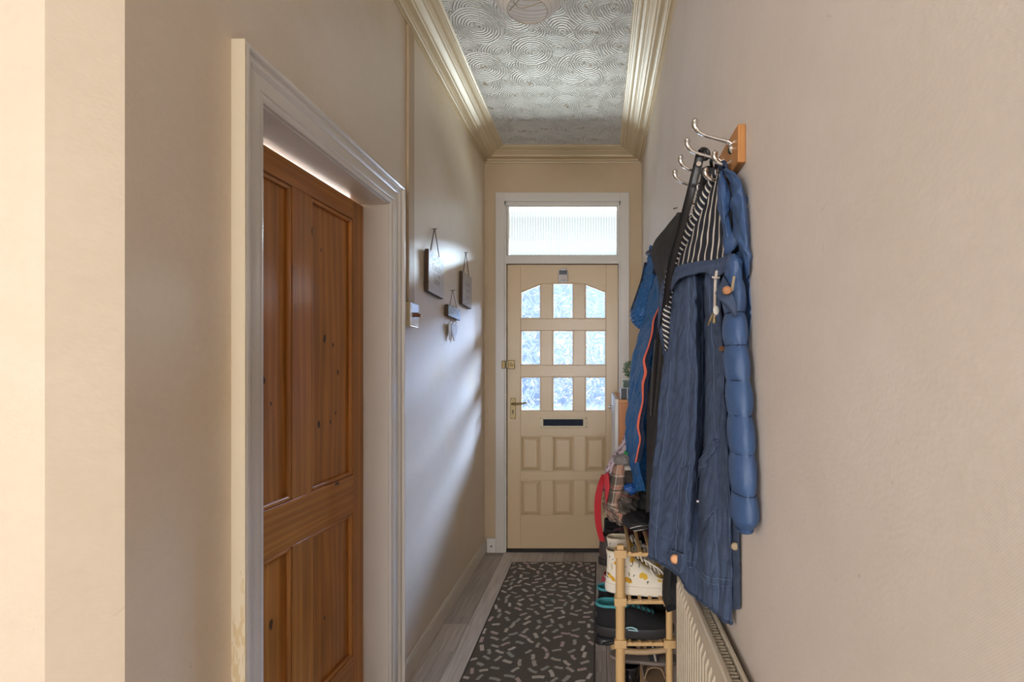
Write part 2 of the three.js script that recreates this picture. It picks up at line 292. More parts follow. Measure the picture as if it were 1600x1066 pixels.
// ───────── front door, its frame and fanlight ─────────
const frameM = phys('#d2cac0', 0.3, { bumpMap: glossBump, bumpScale: 0.0012 });
const fr = struct(group('trim_5'), 'white gloss frame round the front door and fanlight');
const zw = ZE + 0.022;
obj('jamb', [B(fX0, fX0 + 0.062, 0, fY1, -3.7, zw, 0.004), B(fX0 + 0.058, dX0 - 0.002, 0, fY1 - 0.058, -3.7, ZE + 0.01, 0.003)], frameM, fr);
obj('jamb', [B(fX1 - 0.062, fX1, 0, fY1, -3.7, zw, 0.004), B(dX1 + 0.002, fX1 - 0.058, 0, fY1 - 0.058, -3.7, ZE + 0.01, 0.003)], frameM, fr);
obj('head', [B(fX0 + 0.06, fX1 - 0.06, fY1 - 0.062, fY1, -3.7, zw, 0.004), B(fX0 + 0.06, fX1 - 0.06, 2.421, fY1 - 0.055, -3.7, ZE + 0.01, 0.003)], frameM, fr);
obj('added_dark_soffit', B(fX0 + 0.02, fX1 - 0.02, 2.424, 2.488, -3.86, -3.7), mat('#3b3c3e', 0.7), fr);  // added dark board that tones down the bright soffit outside the fanlight
obj('transom', B(dX0 - 0.01, dX1 + 0.01, 2.014, 2.07, -3.7, ZE + 0.01, 0.004), frameM, fr);
obj('door_stop', [B(dX0 - 0.006, dX0 + 0.016, 0, 2.014, -3.66, -3.634), B(dX1 - 0.016, dX1 + 0.006, 0, 2.014, -3.66, -3.634), B(dX0, dX1, 1.998, 2.016, -3.66, -3.634)], frameM, fr);
obj('threshold', B(dX0 - 0.004, dX1 + 0.004, 0, 0.018, -3.7, ZE + 0.012, 0.003), mat('#1c1815', 0.6), fr);
const win = struct(group('window_1'), 'reeded glass fanlight over the front door');
for (const [a, b, c, d] of [[-0.640, -0.626, 2.07, 2.421], [0.128, 0.139, 2.07, 2.421], [-0.626, 0.128, 2.07, 2.078], [-0.626, 0.128, 2.413, 2.421]]) obj('glazing_bead', B(a, b, c, d, -3.64, ZE - 0.002, 0.002), frameM, win);
const reeded = tex(1024, 4, (u) => 90 + 165 * Math.pow(Math.abs(Math.sin(u * 41 * Math.PI)), 1.5), false);
{ const g = new THREE.PlaneGeometry(0.76, 0.342, 480, 1), p = g.attributes.position; for (let i = 0; i < p.count; i++) p.setZ(i, 0.0022 * Math.abs(Math.sin(p.getX(i) / 0.0185 * Math.PI)));
  g.computeVertexNormals(); g.translate(-0.249, 2.2455, -3.618);
  obj('reeded_pane', g, phys('#aab2ae', 0.46, { roughnessMap: reeded, transmission: 0.94, thickness: 0, ior: 1.45 }), win).userData.label = 'vertically ribbed obscure glass'; }
const door2 = struct(group('door_2'), 'cream front door with nine obscure panes over six raised panels');
const zd = -3.588, zb = -3.632;
const db = (x0, x1, y0, y1) => B(x0, x1, y0, y1, zb, zd, 0.0025);
const cx = [[-0.546, -0.403], [-0.322, -0.174], [-0.094, 0.054]], rowsY = [[1.304, 1.55], [0.982, 1.224]];
obj('stile', db(dX0 + 0.002, -0.546, 0.02, 2.01), glossCream, door2);
obj('stile', db(0.054, dX1 - 0.002, 0.02, 2.01), glossCream, door2);
obj('top_rail', faceShape([[-0.546, 2.01], [-0.546, 1.819], [-0.403, 1.877], [-0.322, 1.877], [-0.322, 1.882], [-0.174, 1.882], [-0.174, 1.877], [-0.094, 1.877], [0.054, 1.819], [0.054, 2.01]], zb, zd, 0.002), glossCream, door2);
for (const [a, b] of [[1.55, 1.631], [1.224, 1.304], [0.808, 0.982], [0.499, 0.562], [0.02, 0.249]]) obj('rail', db(-0.546, 0.054, a, b), glossCream, door2);
for (const [a, b] of [[-0.403, -0.322], [-0.174, -0.094]]) { for (const [c, d] of [[1.631, 1.877], [1.304, 1.55], [0.982, 1.224], [0.562, 0.808], [0.249, 0.499]]) obj('muntin', db(a, b, c, d), glossCream, door2); }
const crumple = tex(512, 512, (u, v) => { let a = per(u, v, 6, 3), b = per(u, v, 6, 9); const w = per((u + a * 0.12 + 1) % 1, (v + b * 0.12 + 1) % 1, 11, 5); return 40 + 215 * Math.pow(Math.max(0, 1 - Math.abs(w) * 3.2), 1.6) + 40 * per(u, v, 30, 12); }, false, 1 / 0.42, 1 / 0.42);
const paneM = phys('#899ab1', 0.28, { roughnessMap: crumple, transmission: 0.96, thickness: 0, ior: 1.45, specularIntensity: 0.3, bumpMap: crumple, bumpScale: 0.03 });
const reliefM = phys('#ffffff', 0.05, { transmission: 1, thickness: 0, ior: 1.48, bumpMap: crumple, bumpScale: 0.0016 });
const paneOutlines = [];
paneOutlines.push([[-0.546, 1.631], [-0.403, 1.631], [-0.403, 1.877], [-0.546, 1.819]], [[-0.322, 1.631], [-0.174, 1.631], [-0.174, 1.882], [-0.322, 1.882]], [[-0.094, 1.631], [0.054, 1.631], [0.054, 1.819], [-0.094, 1.877]]);
for (const [a, b] of rowsY) for (const [c, d] of cx) paneOutlines.push([[c, a], [d, a], [d, b], [c, b]]);
for (const pts of paneOutlines) {
  const mk = (z) => { const g = new THREE.ShapeGeometry(new THREE.Shape(pts.map(([x, y]) => new THREE.Vector2(x, y)))); g.translate(0, 0, z); return g; };
  const pane = obj('pane', mk(zd - 0.022), paneM, door2);
  obj('pane_face', mk(zd - 0.018), reliefM, pane);
  const cxm = (pts[0][0] + pts[1][0]) / 2, cym = pts.reduce((s, p) => s + p[1], 0) / 4, rim = [];
  for (let k = 0; k < 4; k++) { const a = pts[k], b = pts[(k + 1) % 4]; const L = Math.hypot(b[0] - a[0], b[1] - a[1]), g = new RoundedBoxGeometry(L, 0.009, 0.016, 2, 0.003), an = Math.atan2(b[1] - a[1], b[0] - a[0]); g.rotateZ(an);
    const mx = (a[0] + b[0]) / 2, my = (a[1] + b[1]) / 2, nx = -Math.sin(an), ny = Math.cos(an), s = Math.sign((cxm - mx) * nx + (cym - my) * ny); g.translate(mx + nx * s * 0.0035, my + ny * s * 0.0035, zd - 0.011); rim.push(boxUV(g)); }
  obj('glazing_bead', rim, glossCream, pane);
}
for (const [y0, y1] of [[0.562, 0.808], [0.249, 0.499]]) for (const [x0, x1] of cx) {
  const q = [[0, -0.014], [0.006, -0.016], [0.028, -0.004], [0.03, -0.002], [0.031, -0.002]], p = [];
  const ring = (i, d) => [[x0 + i, y0 + i, zd + d], [x1 - i, y0 + i, zd + d], [x1 - i, y1 - i, zd + d], [x0 + i, y1 - i, zd + d]];
  for (let k = 0; k < q.length - 1; k++) { const a = ring(...q[k]), b = ring(...q[k + 1]); for (let s = 0; s < 4; s++) { const t = (s + 1) % 4; p.push(...a[s], ...a[t], ...b[t], ...a[s], ...b[t], ...b[s]); } }
  const c = ring(...q[q.length - 1]); p.push(...c[0], ...c[1], ...c[2], ...c[0], ...c[2], ...c[3]);
  const g = new THREE.BufferGeometry(); g.setAttribute('position', new THREE.Float32BufferAttribute(p, 3)); g.computeVertexNormals();
  const pn = obj('raised_panel', boxUV(g), glossCream, door2);
  const m = 0.009; obj('panel_moulding', [B(x0, x1, y0, y0 + m, zd - 0.014, zd + 0.001, 0.003), B(x0, x1, y1 - m, y1, zd - 0.014, zd + 0.001, 0.003), B(x0, x0 + m, y0, y1, zd - 0.014, zd + 0.001, 0.003), B(x1 - m, x1, y0, y1, zd - 0.014, zd + 0.001, 0.003)], glossCream, pn);
}
const brass = mat('#94805a', 0.45, { metalness: 0.8 }), oldBrass = mat('#7d6a45', 0.4, { metalness: 0.85 }), blackPl = mat('#14161c', 0.5), chrome = mat('#d4d2ce', 0.14, { metalness: 1 });
const lb = obj('letter_plate', [B(-0.412, -0.385, 0.866, 0.942, zd - 0.002, zd + 0.008, 0.003), B(-0.107, -0.08, 0.866, 0.942, zd - 0.002, zd + 0.008, 0.003), B(-0.385, -0.107, 0.866, 0.881, zd - 0.002, zd + 0.008, 0.003), B(-0.385, -0.107, 0.926, 0.942, zd - 0.002, zd + 0.008, 0.003)], mat('#cdbb98', 0.35), door2);
obj('brush_strip', B(-0.386, -0.106, 0.88, 0.927, zd - 0.001, zd + 0.003), mat('#1b2333', 0.8, { bumpMap: tex(256, 8, (u) => 128 + 120 * Math.sin(u * 500), false), bumpScale: 0.002 }), lb).userData.label = 'dark bristle letter slot';
for (const [x, y] of [[-0.402, 0.934], [-0.402, 0.874], [-0.09, 0.934], [-0.09, 0.874]]) obj('screw', ball(0.0035, x, y, zd + 0.008, 1, 1, 0.5), oldBrass, lb);
const hd = obj('handle_plate', B(-0.617, -0.579, 0.929, 1.076, zd - 0.002, zd + 0.005, 0.003), brass, door2);
obj('lever', [taper([V(-0.598, 1.035, zd), V(-0.598, 1.035, zd + 0.035), V(-0.585, 1.036, zd + 0.045), V(-0.54, 1.038, zd + 0.045), V(-0.5, 1.044, zd + 0.042)], [0.009, 0.008, 0.008, 0.0075, 0.006]), ball(0.0065, -0.5, 1.044, zd + 0.042)], oldBrass, hd);
obj('keyhole', [cyl(0.006, 0.006, 0.002).rotateX(Math.PI / 2).translate(-0.598, 0.985, zd + 0.006), B(-0.601, -0.595, 0.965, 0.985, zd + 0.005, zd + 0.007)], blackPl, hd);
for (const [x, y] of [[-0.609, 1.068], [-0.587, 1.068], [-0.609, 0.937], [-0.587, 0.937]]) obj('screw', ball(0.003, x, y, zd + 0.005, 1, 1, 0.5), oldBrass, hd);
const nl = obj('night_latch', [B(-0.628, -0.585, 1.278, 1.34, zd - 0.002, zd + 0.024, 0.004), B(-0.64, -0.628, 1.286, 1.332, zd, zd + 0.016, 0.002)], brass, door2);
obj('knob', [cyl(0.011, 0.012, 0.02).rotateX(Math.PI / 2).translate(-0.607, 1.31, zd + 0.034), B(-0.61, -0.604, 1.298, 1.322, zd + 0.04, zd + 0.05, 0.002)], oldBrass, nl);
obj('keep', B(-0.672, -0.645, 1.282, 1.336, ZE + 0.008, ZE + 0.034, 0.004), oldBrass, fr);
for (const y of [1.82, 1.02, 0.25]) obj('hinge', [cyl(0.006, 0.006, 0.1).translate(dX1 + 0.002, y, zd + 0.006), B(dX1 - 0.002, dX1 + 0.012, y - 0.05, y + 0.05, zd - 0.001, zd + 0.001)], mat('#b9ad97', 0.4), door2);
// small alarm unit over the middle pane
{ const s = thing('door_alarm', 'small pale grey rounded sensor with dark window on front door top rail', 'alarm');
  const pts = []; for (let k = 0; k <= 16; k++) { const a = Math.PI * k / 16; pts.push([-0.246 + 0.034 * Math.cos(a), 1.952 + 0.034 * Math.sin(a)]); } pts.push([-0.28, 1.886], [-0.212, 1.886]);
  obj('housing', faceShape(pts, zd, zd + 0.024, 0.005), mat('#c3b9b2', 0.4), s);
  obj('sensor_window', B(-0.273, -0.219, 1.936, 1.966, zd + 0.022, zd + 0.0255, 0.002), mat('#3d4350', 0.2), s);
  obj('speaker_slot', [B(-0.262, -0.25, 1.896, 1.900, zd + 0.0235, zd + 0.0248), B(-0.246, -0.23, 1.896, 1.900, zd + 0.0235, zd + 0.0248)], mat('#4a4642', 0.5), s); }
// outside: paving and the rendered wall across the way
struct(obj('outside_ground', B(-30, 30, -0.3, -0.1, -40, -3.9), mat('#5c5a56', 0.9)));
tag(obj('added_shade_canopy', [B(-1.3, 0.9, 2.47, 2.54, -4.82, -3.86, 0.01)], mat('#34373a', 0.8)), 'added flat canopy outside the front door that shades the fanlight from the sky', 'canopy');  // added dark slab that keeps sky light off the fanlight
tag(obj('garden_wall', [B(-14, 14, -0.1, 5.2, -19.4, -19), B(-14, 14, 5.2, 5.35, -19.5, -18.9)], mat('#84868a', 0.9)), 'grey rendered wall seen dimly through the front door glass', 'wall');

// ───────── cloth surfaces: columns of [py, px, distance] down the cloth, joined round into a tube or side by side into a sheet ─────────
function sampleCols(cols, rows) {
  return cols.map((c) => { const cv = new THREE.CatmullRomCurve3(c.map((p) => (p.isVector3 ? p : P(p[1], p[0], p[2]))), false, 'centripetal'); return Array.from({ length: rows + 1 }, (_, i) => cv.getPoint(i / rows)); });
}
function cloth(cols, { rows = 60, per = 8, closed = true, disp = null, cap = false } = {}) {
  const cs = sampleCols(cols, rows), nU = closed ? cols.length * per : (cols.length - 1) * per, grid = [];
  for (let r = 0; r <= rows; r++) { const cv = new THREE.CatmullRomCurve3(cs.map((c) => c[r]), closed, 'centripetal'); const row = []; for (let i = 0; i <= nU; i++) row.push(cv.getPoint(i / nU)); grid.push(row); }
  const W = nU + 1, normalAt = (r, i) => {
    const a = grid[Math.max(0, r - 1)][i], b = grid[Math.min(rows, r + 1)][i], l = closed ? (i - 1 + nU) % nU : Math.max(0, i - 1), q = closed ? (i + 1) % nU : Math.min(nU, i + 1);
    return new THREE.Vector3().crossVectors(b.clone().sub(a), grid[r][q].clone().sub(grid[r][l])).normalize();
  };
  if (disp) { const n = grid.map((row, r) => row.map((_, i) => normalAt(r, closed && i === nU ? 0 : i))); const moved = grid.map((row, r) => row.map((p, i) => p.clone().addScaledVector(n[r][i], disp((closed ? i % nU : i) / nU, r / rows, p)))); for (let r = 0; r <= rows; r++) for (let i = 0; i <= nU; i++) grid[r][i] = moved[r][i]; }
  const at = (u, v) => { const x = clamp(u) * nU, y = clamp(v) * rows, i = Math.min(nU - 1, Math.floor(x)), r = Math.min(rows - 1, Math.floor(y)), fx = x - i, fy = y - r; return grid[r][i].clone().lerp(grid[r][i + 1], fx).lerp(grid[r + 1][i].clone().lerp(grid[r + 1][i + 1], fx), fy); };
  const normal = (u, v) => normalAt(Math.round(clamp(v) * rows), Math.min(nU - (closed ? 1 : 0), Math.round(clamp(u) * nU)));
  const geo = gridGeo(grid, cap);
  return { grid, at, normal, geo, nU, rows };
}
function gridGeo(grid, cap = false) {
  const R = grid.length, W = grid[0].length, p = [], uv = [], ix = [];
  const mid = grid[Math.floor(R / 2)]; let s = 0; const us = mid.map((q, i) => (s += i ? q.distanceTo(mid[i - 1]) : 0));
  for (let r = 0; r < R; r++) for (let i = 0; i < W; i++) { const q = grid[r][i]; p.push(q.x, q.y, q.z); uv.push(us[i], q.y); }
  for (let r = 0; r < R - 1; r++) for (let i = 0; i < W - 1; i++) { const a = r * W + i; ix.push(a, a + W, a + 1, a + 1, a + W, a + W + 1); }
  const lid = (r, flip) => { const c = grid[r].reduce((t, q) => t.add(q), V(0, 0, 0)).divideScalar(W), k = p.length / 3; p.push(c.x, c.y, c.z); uv.push(0, c.y); for (let i = 0; i < W - 1; i++) flip ? ix.push(k, r * W + i, r * W + i + 1) : ix.push(k, r * W + i + 1, r * W + i); };
  if (cap) { lid(0, true); if (cap === 2) lid(R - 1, false); }
  const g = new THREE.BufferGeometry(); g.setAttribute('position', new THREE.Float32BufferAttribute(p, 3)); g.setAttribute('uv', new THREE.Float32BufferAttribute(uv, 2)); g.setIndex(ix); g.computeVertexNormals();
  return g;
}
function patch(c, poly, off, th = 0.003, n = 14) {                        // a second layer of cloth sewn on: (u, v) corners of a quad on the surface c
  const [a, b, d, e] = poly, top = [], all = [];
  const pt = (x, y, o) => { const u = lerp(lerp(a[0], b[0], x), lerp(e[0], d[0], x), y), v = lerp(lerp(a[1], b[1], x), lerp(e[1], d[1], x), y); return c.at(u, v).addScaledVector(c.normal(u, v), o); };
  for (let j = -1; j <= n + 1; j++) { const row = []; for (let i = -1; i <= n + 1; i++) { const edge = i < 0 || j < 0 || i > n || j > n; row.push(pt(clamp(i / n), clamp(j / n), edge ? -0.001 : off + th)); } all.push(row); }
  return gridGeo(all);
}
function seamLine(c, pts, r = 0.0011, off = 0.0008, seg = 60) { const q = []; const cu = pts.length; for (let k = 0; k <= seg; k++) { const t = k / seg * (cu - 1), i = Math.min(cu - 2, Math.floor(t)), f = t - i, u = lerp(pts[i][0], pts[i + 1][0], f), v = lerp(pts[i][1], pts[i + 1][1], f); q.push(c.at(u, v).addScaledVector(c.normal(u, v), off)); } return new THREE.TubeGeometry(new THREE.CatmullRomCurve3(q), seg, r, 5); }
const wallX = (z, y, x = XR - 0.004) => V(x, y, -z);
function ribbon(path, width, dir, th = 0.002, seg = 40) {                 // a flat strip along points, its width along dir
  const c = new THREE.CatmullRomCurve3(path, false, 'centripetal'), d = dir.clone().normalize(), rows = [];
  for (let i = 0; i <= seg; i++) { const t = i / seg, q = c.getPoint(t), w = typeof width === 'function' ? width(t) : width, tan = c.getTangent(t), n = new THREE.Vector3().crossVectors(tan, d).normalize(); rows.push([[-1, -1], [1, -1], [1, 1], [-1, 1], [-1, -1]].map(([a, b]) => q.clone().addScaledVector(d, a * w / 2).addScaledVector(n, b * th / 2))); }
  return toCreasedNormals(gridGeo(rows, 2), 0.5);
}
const twill = tex(256, 256, (u, v) => 128 + 60 * Math.sin((u + v) * 2 * Math.PI * 32) + 50 * per(u, v, 30, 2), false, 1 / 0.06, 1 / 0.06);
const fabricTex = (r, g, b, s, amp = 10, f = 9) => tex(256, 256, (u, v) => { const k = amp * per(u, v, f, s) + amp * 0.7 * per(u, v, 60, s + 3); return [r + k, g + k, b + k]; }, true, 1 / 0.3, 1 / 0.3);
const denim = mat('#ffffff', 0.88, { map: fabricTex(65, 79, 105, 3, 13, 12), bumpMap: twill, bumpScale: 0.0006 });
const seamM = mat('#586680', 0.9), copper = mat('#b5835e', 0.4, { metalness: 0.7 });
const nylonBump = tex(256, 256, (u, v) => 128 + 80 * per(u, v, 9, 4) + 40 * per(u, v, 30, 6), false, 1 / 0.16, 1 / 0.16);

// ── coat rack ──
const oak = mat('#ffffff', 0.4, { map: tex(256, 512, (u, v) => { const k = 14 * nz(u * 30, v * 3, 1) + 12 * nz(u * 110, v * 8, 4); return [180 + k, 122 + k, 66 + k * 0.7]; }, true, 1 / 0.09, 1 / 0.4) });
const rack = thing('coat_rack', 'oak board with four chrome double hooks screwed to right wall', 'coat rack');
obj('board', B(XR - 0.017, XR, 1.717, 1.796, -1.445, -1.047, 0.003), oak, rack);
const hookD = [1.1, 1.193, 1.29, 1.385];
for (const D of hookD) {
  const q = (px, py) => { const v = P(px, py, 1.1); v.z = -D; return v; };
  const up = taper([q(1150, 233), q(1144, 227), q(1138, 222), q(1118, 216), q(1100, 210.5), q(1090, 204), q(1085.5, 196), q(1086, 190)], [0.0042, 0.0045, 0.0042, 0.0038, 0.0038, 0.0042, 0.006, 0.0072]);
  const dn = taper([q(1146, 231), q(1148.5, 240), q(1146, 249), q(1139, 255.5), q(1129, 257), q(1120, 252), q(1116, 244), q(1117, 240)], [0.0042, 0.0042, 0.004, 0.004, 0.0042, 0.0045, 0.006, 0.0064]);
  const h = obj('hook', [up, dn, ball(0.0072, ...q(1086, 189.5).toArray()), ball(0.0064, ...q(1117, 239.5).toArray())], chrome, rack);
  obj('base', [cyl(0.009, 0.011, 0.006).rotateZ(Math.PI / 2).translate(XR - 0.019, q(1150, 233).y, -D)], chrome, h);
}
tag(obj('wall_nail', [tube([P(1057, 326, 1.95), P(1057, 324, 1.96)].map((v, i) => V(XR - 0.014 + i * 0.02, v.y, v.z)), 0.0018), ball(0.003, XR - 0.014, P(1057, 326, 1.95).y, P(1057, 326, 1.95).z)], mat('#4b3f35', 0.5, { metalness: 0.7 })), 'bare nail in right wall above the black hanging coat', 'nail');

// ── navy denim parka ──
const parka = thing('parka', 'faded navy cotton parka with striped hood lining and copper buttons on coat rack', 'coat');
const wr = (s, a) => (u, v) => a * (fbm(u * 26, v * 7, s) + 0.5 * nz(u * 60, v * 22, s + 3));
const pk = cloth([
  [[418, 1052, 1.40], [470, 1047, 1.44], [540, 1040, 1.47], [640, 1030, 1.50], [720, 1021, 1.52], [790, 1014, 1.53], [868, 1013, 1.51]],
  [[412, 1062, 1.34], [520, 1058, 1.38], [650, 1050, 1.42], [780, 1036, 1.44], [880, 1030, 1.45]],
  [[410, 1074, 1.28], [520, 1074, 1.32], [650, 1072, 1.35], [780, 1062, 1.36], [893, 1052, 1.39]],
  [[410, 1084, 1.25], [520, 1086, 1.28], [650, 1088, 1.29], [780, 1080, 1.30], [918, 1070, 1.295]],
  [[412, 1094, 1.29], [520, 1098, 1.36], [650, 1097, 1.375], [720, 1093, 1.375], [800, 1088, 1.35], [934, 1086, 1.25]],
  [[414, 1103, 1.21], [520, 1106, 1.22], [650, 1107, 1.22], [800, 1104, 1.22], [948, 1104, 1.195]],
  [[416, 1112, 1.17], [520, 1117, 1.165], [650, 1121, 1.165], [800, 1124, 1.17], [966, 1126, 1.145]],
  [[420, 1122, 1.135], [520, 1127, 1.125], [650, 1132, 1.12], [800, 1140, 1.11], [974, 1145, 1.11]],
  [[420, 1128, 1.15], [520, 1132, 1.15], [650, 1137, 1.15], [800, 1141, 1.15], [960, 1141, 1.14]],
  [wallX(1.3, 1.5), wallX(1.32, 1.3), wallX(1.33, 1.1), wallX(1.32, 0.76)],
  [wallX(1.44, 1.5), wallX(1.5, 1.3), wallX(1.53, 1.1), wallX(1.5, 0.74)],
], { rows: 150, per: 18, disp: (u, v, p) => (u > 0.78 ? 0.0 : 0.010 * fbm(u * 22 + v * 2, v * 4, 4) + 0.0035 * nz(u * 55, v * 24, 3) - 0.005 * Math.pow(1 - Math.min(1, 3 * Math.abs(nz(u * 20 + v * 5, v * 9, 15))), 2) + 0.006 * smooth(0.6, 1, v) * nz(u * 18, v * 6 + u * 4, 8)), cap: 1 });
obj('body', pk.geo, denim, parka);
const U = 11;
obj('seam', [seamLine(pk, [[2.0 / U, 0.02], [1.95 / U, 0.5], [2.1 / U, 0.99]]), seamLine(pk, [[2.16 / U, 0.02], [2.11 / U, 0.5], [2.26 / U, 0.99]])], seamM, parka).userData.label = 'faded twin stitched seam';
obj('seam', [seamLine(pk, [[5.55 / U, 0.02], [5.6 / U, 0.5], [5.7 / U, 0.99]], 0.0013), seamLine(pk, [[0.7 / U, 0.35], [0.75 / U, 0.7], [0.8 / U, 0.99]], 0.0016)], seamM, parka);
obj('hem_seam', [seamLine(pk, [[0.02 / U, 0.83], [1.2 / U, 0.885], [1.75 / U, 0.9]], 0.0014), seamLine(pk, [[2.9 / U, 0.925], [5 / U, 0.92], [7 / U, 0.9]], 0.0016), seamLine(pk, [[2.9 / U, 0.94], [5 / U, 0.935], [7 / U, 0.915]], 0.0013)], seamM, parka);
obj('hem', [seamLine(pk, [[0.0, 1], [3 / U, 1], [7.4 / U, 1]], 0.0035, 0, 120)], denim, parka);
obj('drop_strap', patch(pk, [[2.0 / U, 0.66], [2.75 / U, 0.65], [2.8 / U, 0.91], [2.1 / U, 0.92]], 0.003), denim, parka);
obj('hem_tab', patch(pk, [[1.95 / U, 0.926], [2.9 / U, 0.91], [2.75 / U, 0.97], [1.45 / U, 0.962]], 0.007, 0.003), denim, parka);
const btn = (c, u, v, r, n, parent, off = 0.008) => { const p = c.at(u, v), q = c.normal(u, v).lerp(V(-0.1, 0.1, 1), 0.75).normalize(); const g = merge([cyl(r, r * 1.02, 0.004, 20), cyl(r * 0.62, r * 0.7, 0.006, 16), new THREE.TorusGeometry(r * 0.86, r * 0.13, 6, 20).rotateX(Math.PI / 2).translate(0, 0.002, 0)]); g.applyQuaternion(new THREE.Quaternion().setFromUnitVectors(V(0, 1, 0), q)); g.translate(p.x + q.x * off, p.y + q.y * off, p.z + q.z * off); return obj(n, g, copper, parent); };
btn(pk, 2.15 / U, 0.945, 0.0125, 'button', parka, 0.024);
obj('tab_seam', [seamLine(pk, [[1.95 / U, 0.926], [2.9 / U, 0.91]], 0.0012, 0.0105, 20), seamLine(pk, [[2.9 / U, 0.91], [2.75 / U, 0.97]], 0.0012, 0.0105, 20), seamLine(pk, [[2.75 / U, 0.97], [1.45 / U, 0.962]], 0.0012, 0.0105, 20), seamLine(pk, [[1.45 / U, 0.962], [1.95 / U, 0.926]], 0.0012, 0.0105, 20), seamLine(pk, [[2.0 / U, 0.66], [2.1 / U, 0.92]], 0.0012, 0.0065, 30), seamLine(pk, [[2.75 / U, 0.65], [2.8 / U, 0.91]], 0.0012, 0.0065, 30)], seamM, parka);
const pkt = obj('pocket', patch(pk, [[4.1 / U, 0.66], [5.9 / U, 0.585], [5.9 / U, 0.74], [4.1 / U, 0.8]], 0.003, 0.003), denim, parka);
obj('pocket_welt', patch(pk, [[4.0 / U, 0.645], [6.0 / U, 0.56], [6.0 / U, 0.585], [4.05 / U, 0.675]], 0.007, 0.003), denim, pkt);
obj('pocket_seam', [seamLine(pk, [[4.0 / U, 0.645], [6.0 / U, 0.56]], 0.0012, 0.0105, 30), seamLine(pk, [[4.05 / U, 0.675], [6.0 / U, 0.585]], 0.0012, 0.0105, 30), seamLine(pk, [[4.1 / U, 0.66], [4.1 / U, 0.8], [5.9 / U, 0.74]], 0.0012, 0.0065, 30)], seamM, pkt);
obj('pocket_rivet', (() => { const p = pk.at(4.5 / U, 0.74).addScaledVector(pk.normal(4.5 / U, 0.74), 0.009); return B(p.x - 0.003, p.x + 0.003, p.y - 0.0025, p.y + 0.0025, p.z - 0.002, p.z + 0.002, 0.0006); })(), mat('#d9c9cf', 0.4), pkt);
// near front edge, showing its dark inside with zip and press stud
const plk = cloth([
  [[430, 1126, 1.15], [560, 1132, 1.14], [700, 1138, 1.135], [830, 1142, 1.13], [953, 1143, 1.125]],
  [[430, 1135, 1.115], [560, 1143, 1.095], [700, 1149, 1.085], [830, 1155, 1.073], [952, 1156.5, 1.07]],
  [[430, 1134, 1.135], [560, 1142, 1.11], [700, 1147.5, 1.1], [830, 1153, 1.09], [950, 1154.5, 1.085]],
  [[430, 1126, 1.17], [560, 1132, 1.16], [700, 1138, 1.155], [830, 1142, 1.15], [953, 1143, 1.145]],
], { rows: 60, per: 6, disp: (u, v) => 0.002 * nz(u * 9, v * 26, 2), cap: 2 });
obj('front_facing', plk.geo, denim, parka);
obj('zip', ribbon([[440, 1131], [560, 1138], [640, 1141.5], [720, 1144]].map(([y, x]) => P(x, y, 1.085)), 0.006, V(1, 0, -0.2), 0.002), mat('#8d7a5e', 0.4, { metalness: 0.6 }), parka);
btn(plk, 0.13, 0.795, 0.0085, 'press_stud', parka, 0.009).material = mat('#8b7a60', 0.4, { metalness: 0.6 });
obj('press_stud', [cyl(0.006, 0.006, 0.004).rotateX(1.2).translate(...P(1128, 545, 1.108).toArray())], copper, parka);
// hood with woven stripes
const stripes = canvasTex(512, 64, (g, w, h) => { g.fillStyle = '#20222c'; g.fillRect(0, 0, w, h); g.fillStyle = '#d8cfc2'; for (let k = 0; k < 8; k++) g.fillRect(k * 64 + 24, 0, 15, h); }, 1 / 0.236, 1 / 0.1);
const stripeM = mat('#ffffff', 0.9, { map: stripes, bumpMap: twill, bumpScale: 0.0004 });
const hood = cloth([
  [[271, 1119, 1.21], [310, 1103, 1.25], [350, 1084, 1.30], [385, 1067, 1.35], [420, 1051, 1.395]],
  [[269, 1122, 1.185], [310, 1112, 1.20], [350, 1098, 1.23], [385, 1084, 1.26], [414, 1072, 1.285]],
  [[268, 1124, 1.165], [310, 1119, 1.165], [350, 1112, 1.18], [385, 1104, 1.195], [410, 1098, 1.205]],
  [[268, 1126, 1.15], [310, 1125, 1.14], [350, 1123, 1.14], [385, 1122, 1.14], [408, 1121, 1.14]],
  [[270, 1128, 1.14], [310, 1128, 1.125], [350, 1130, 1.115], [385, 1133, 1.105], [402, 1134, 1.10]],
  [[270, 1130, 1.17], [310, 1133, 1.17], [350, 1136, 1.16], [385, 1138, 1.15], [402, 1139, 1.15]],
  [wallX(1.2, 1.69, 0.27), wallX(1.24, 1.63, 0.28), wallX(1.28, 1.57, 0.285), wallX(1.3, 1.53, 0.285)],
  [wallX(1.23, 1.69, 0.27), wallX(1.32, 1.63, 0.26), wallX(1.4, 1.57, 0.24), wallX(1.45, 1.54, 0.22)],
], { rows: 70, per: 12, disp: (u, v) => 0.0025 * nz(u * 20, v * 5, 6), cap: 1 });
{ const uv = hood.geo.attributes.uv, W = hood.nU + 1; for (let r = 0; r <= hood.rows; r++) for (let i = 0; i < W; i++) { const q = hood.grid[r][i]; uv.setX(r * W + i, -0.234 * q.x - 0.972 * q.z + 0.012 * (1 - r / hood.rows)); } }
const hd2 = obj('hood', hood.geo, stripeM, parka); hd2.userData.label = 'navy hood lining with white stripes';
const rollT = canvasTex(64, 512, (g, w, h) => { g.fillStyle = '#20222c'; g.fillRect(0, 0, w, h); g.strokeStyle = '#d8cfc2'; g.lineWidth = 9; for (let k = -2; k < 18; k++) { g.beginPath(); g.moveTo(-10, k * 32 + 40); g.lineTo(w + 10, k * 32 - 6); g.stroke(); } }, 1, 1);
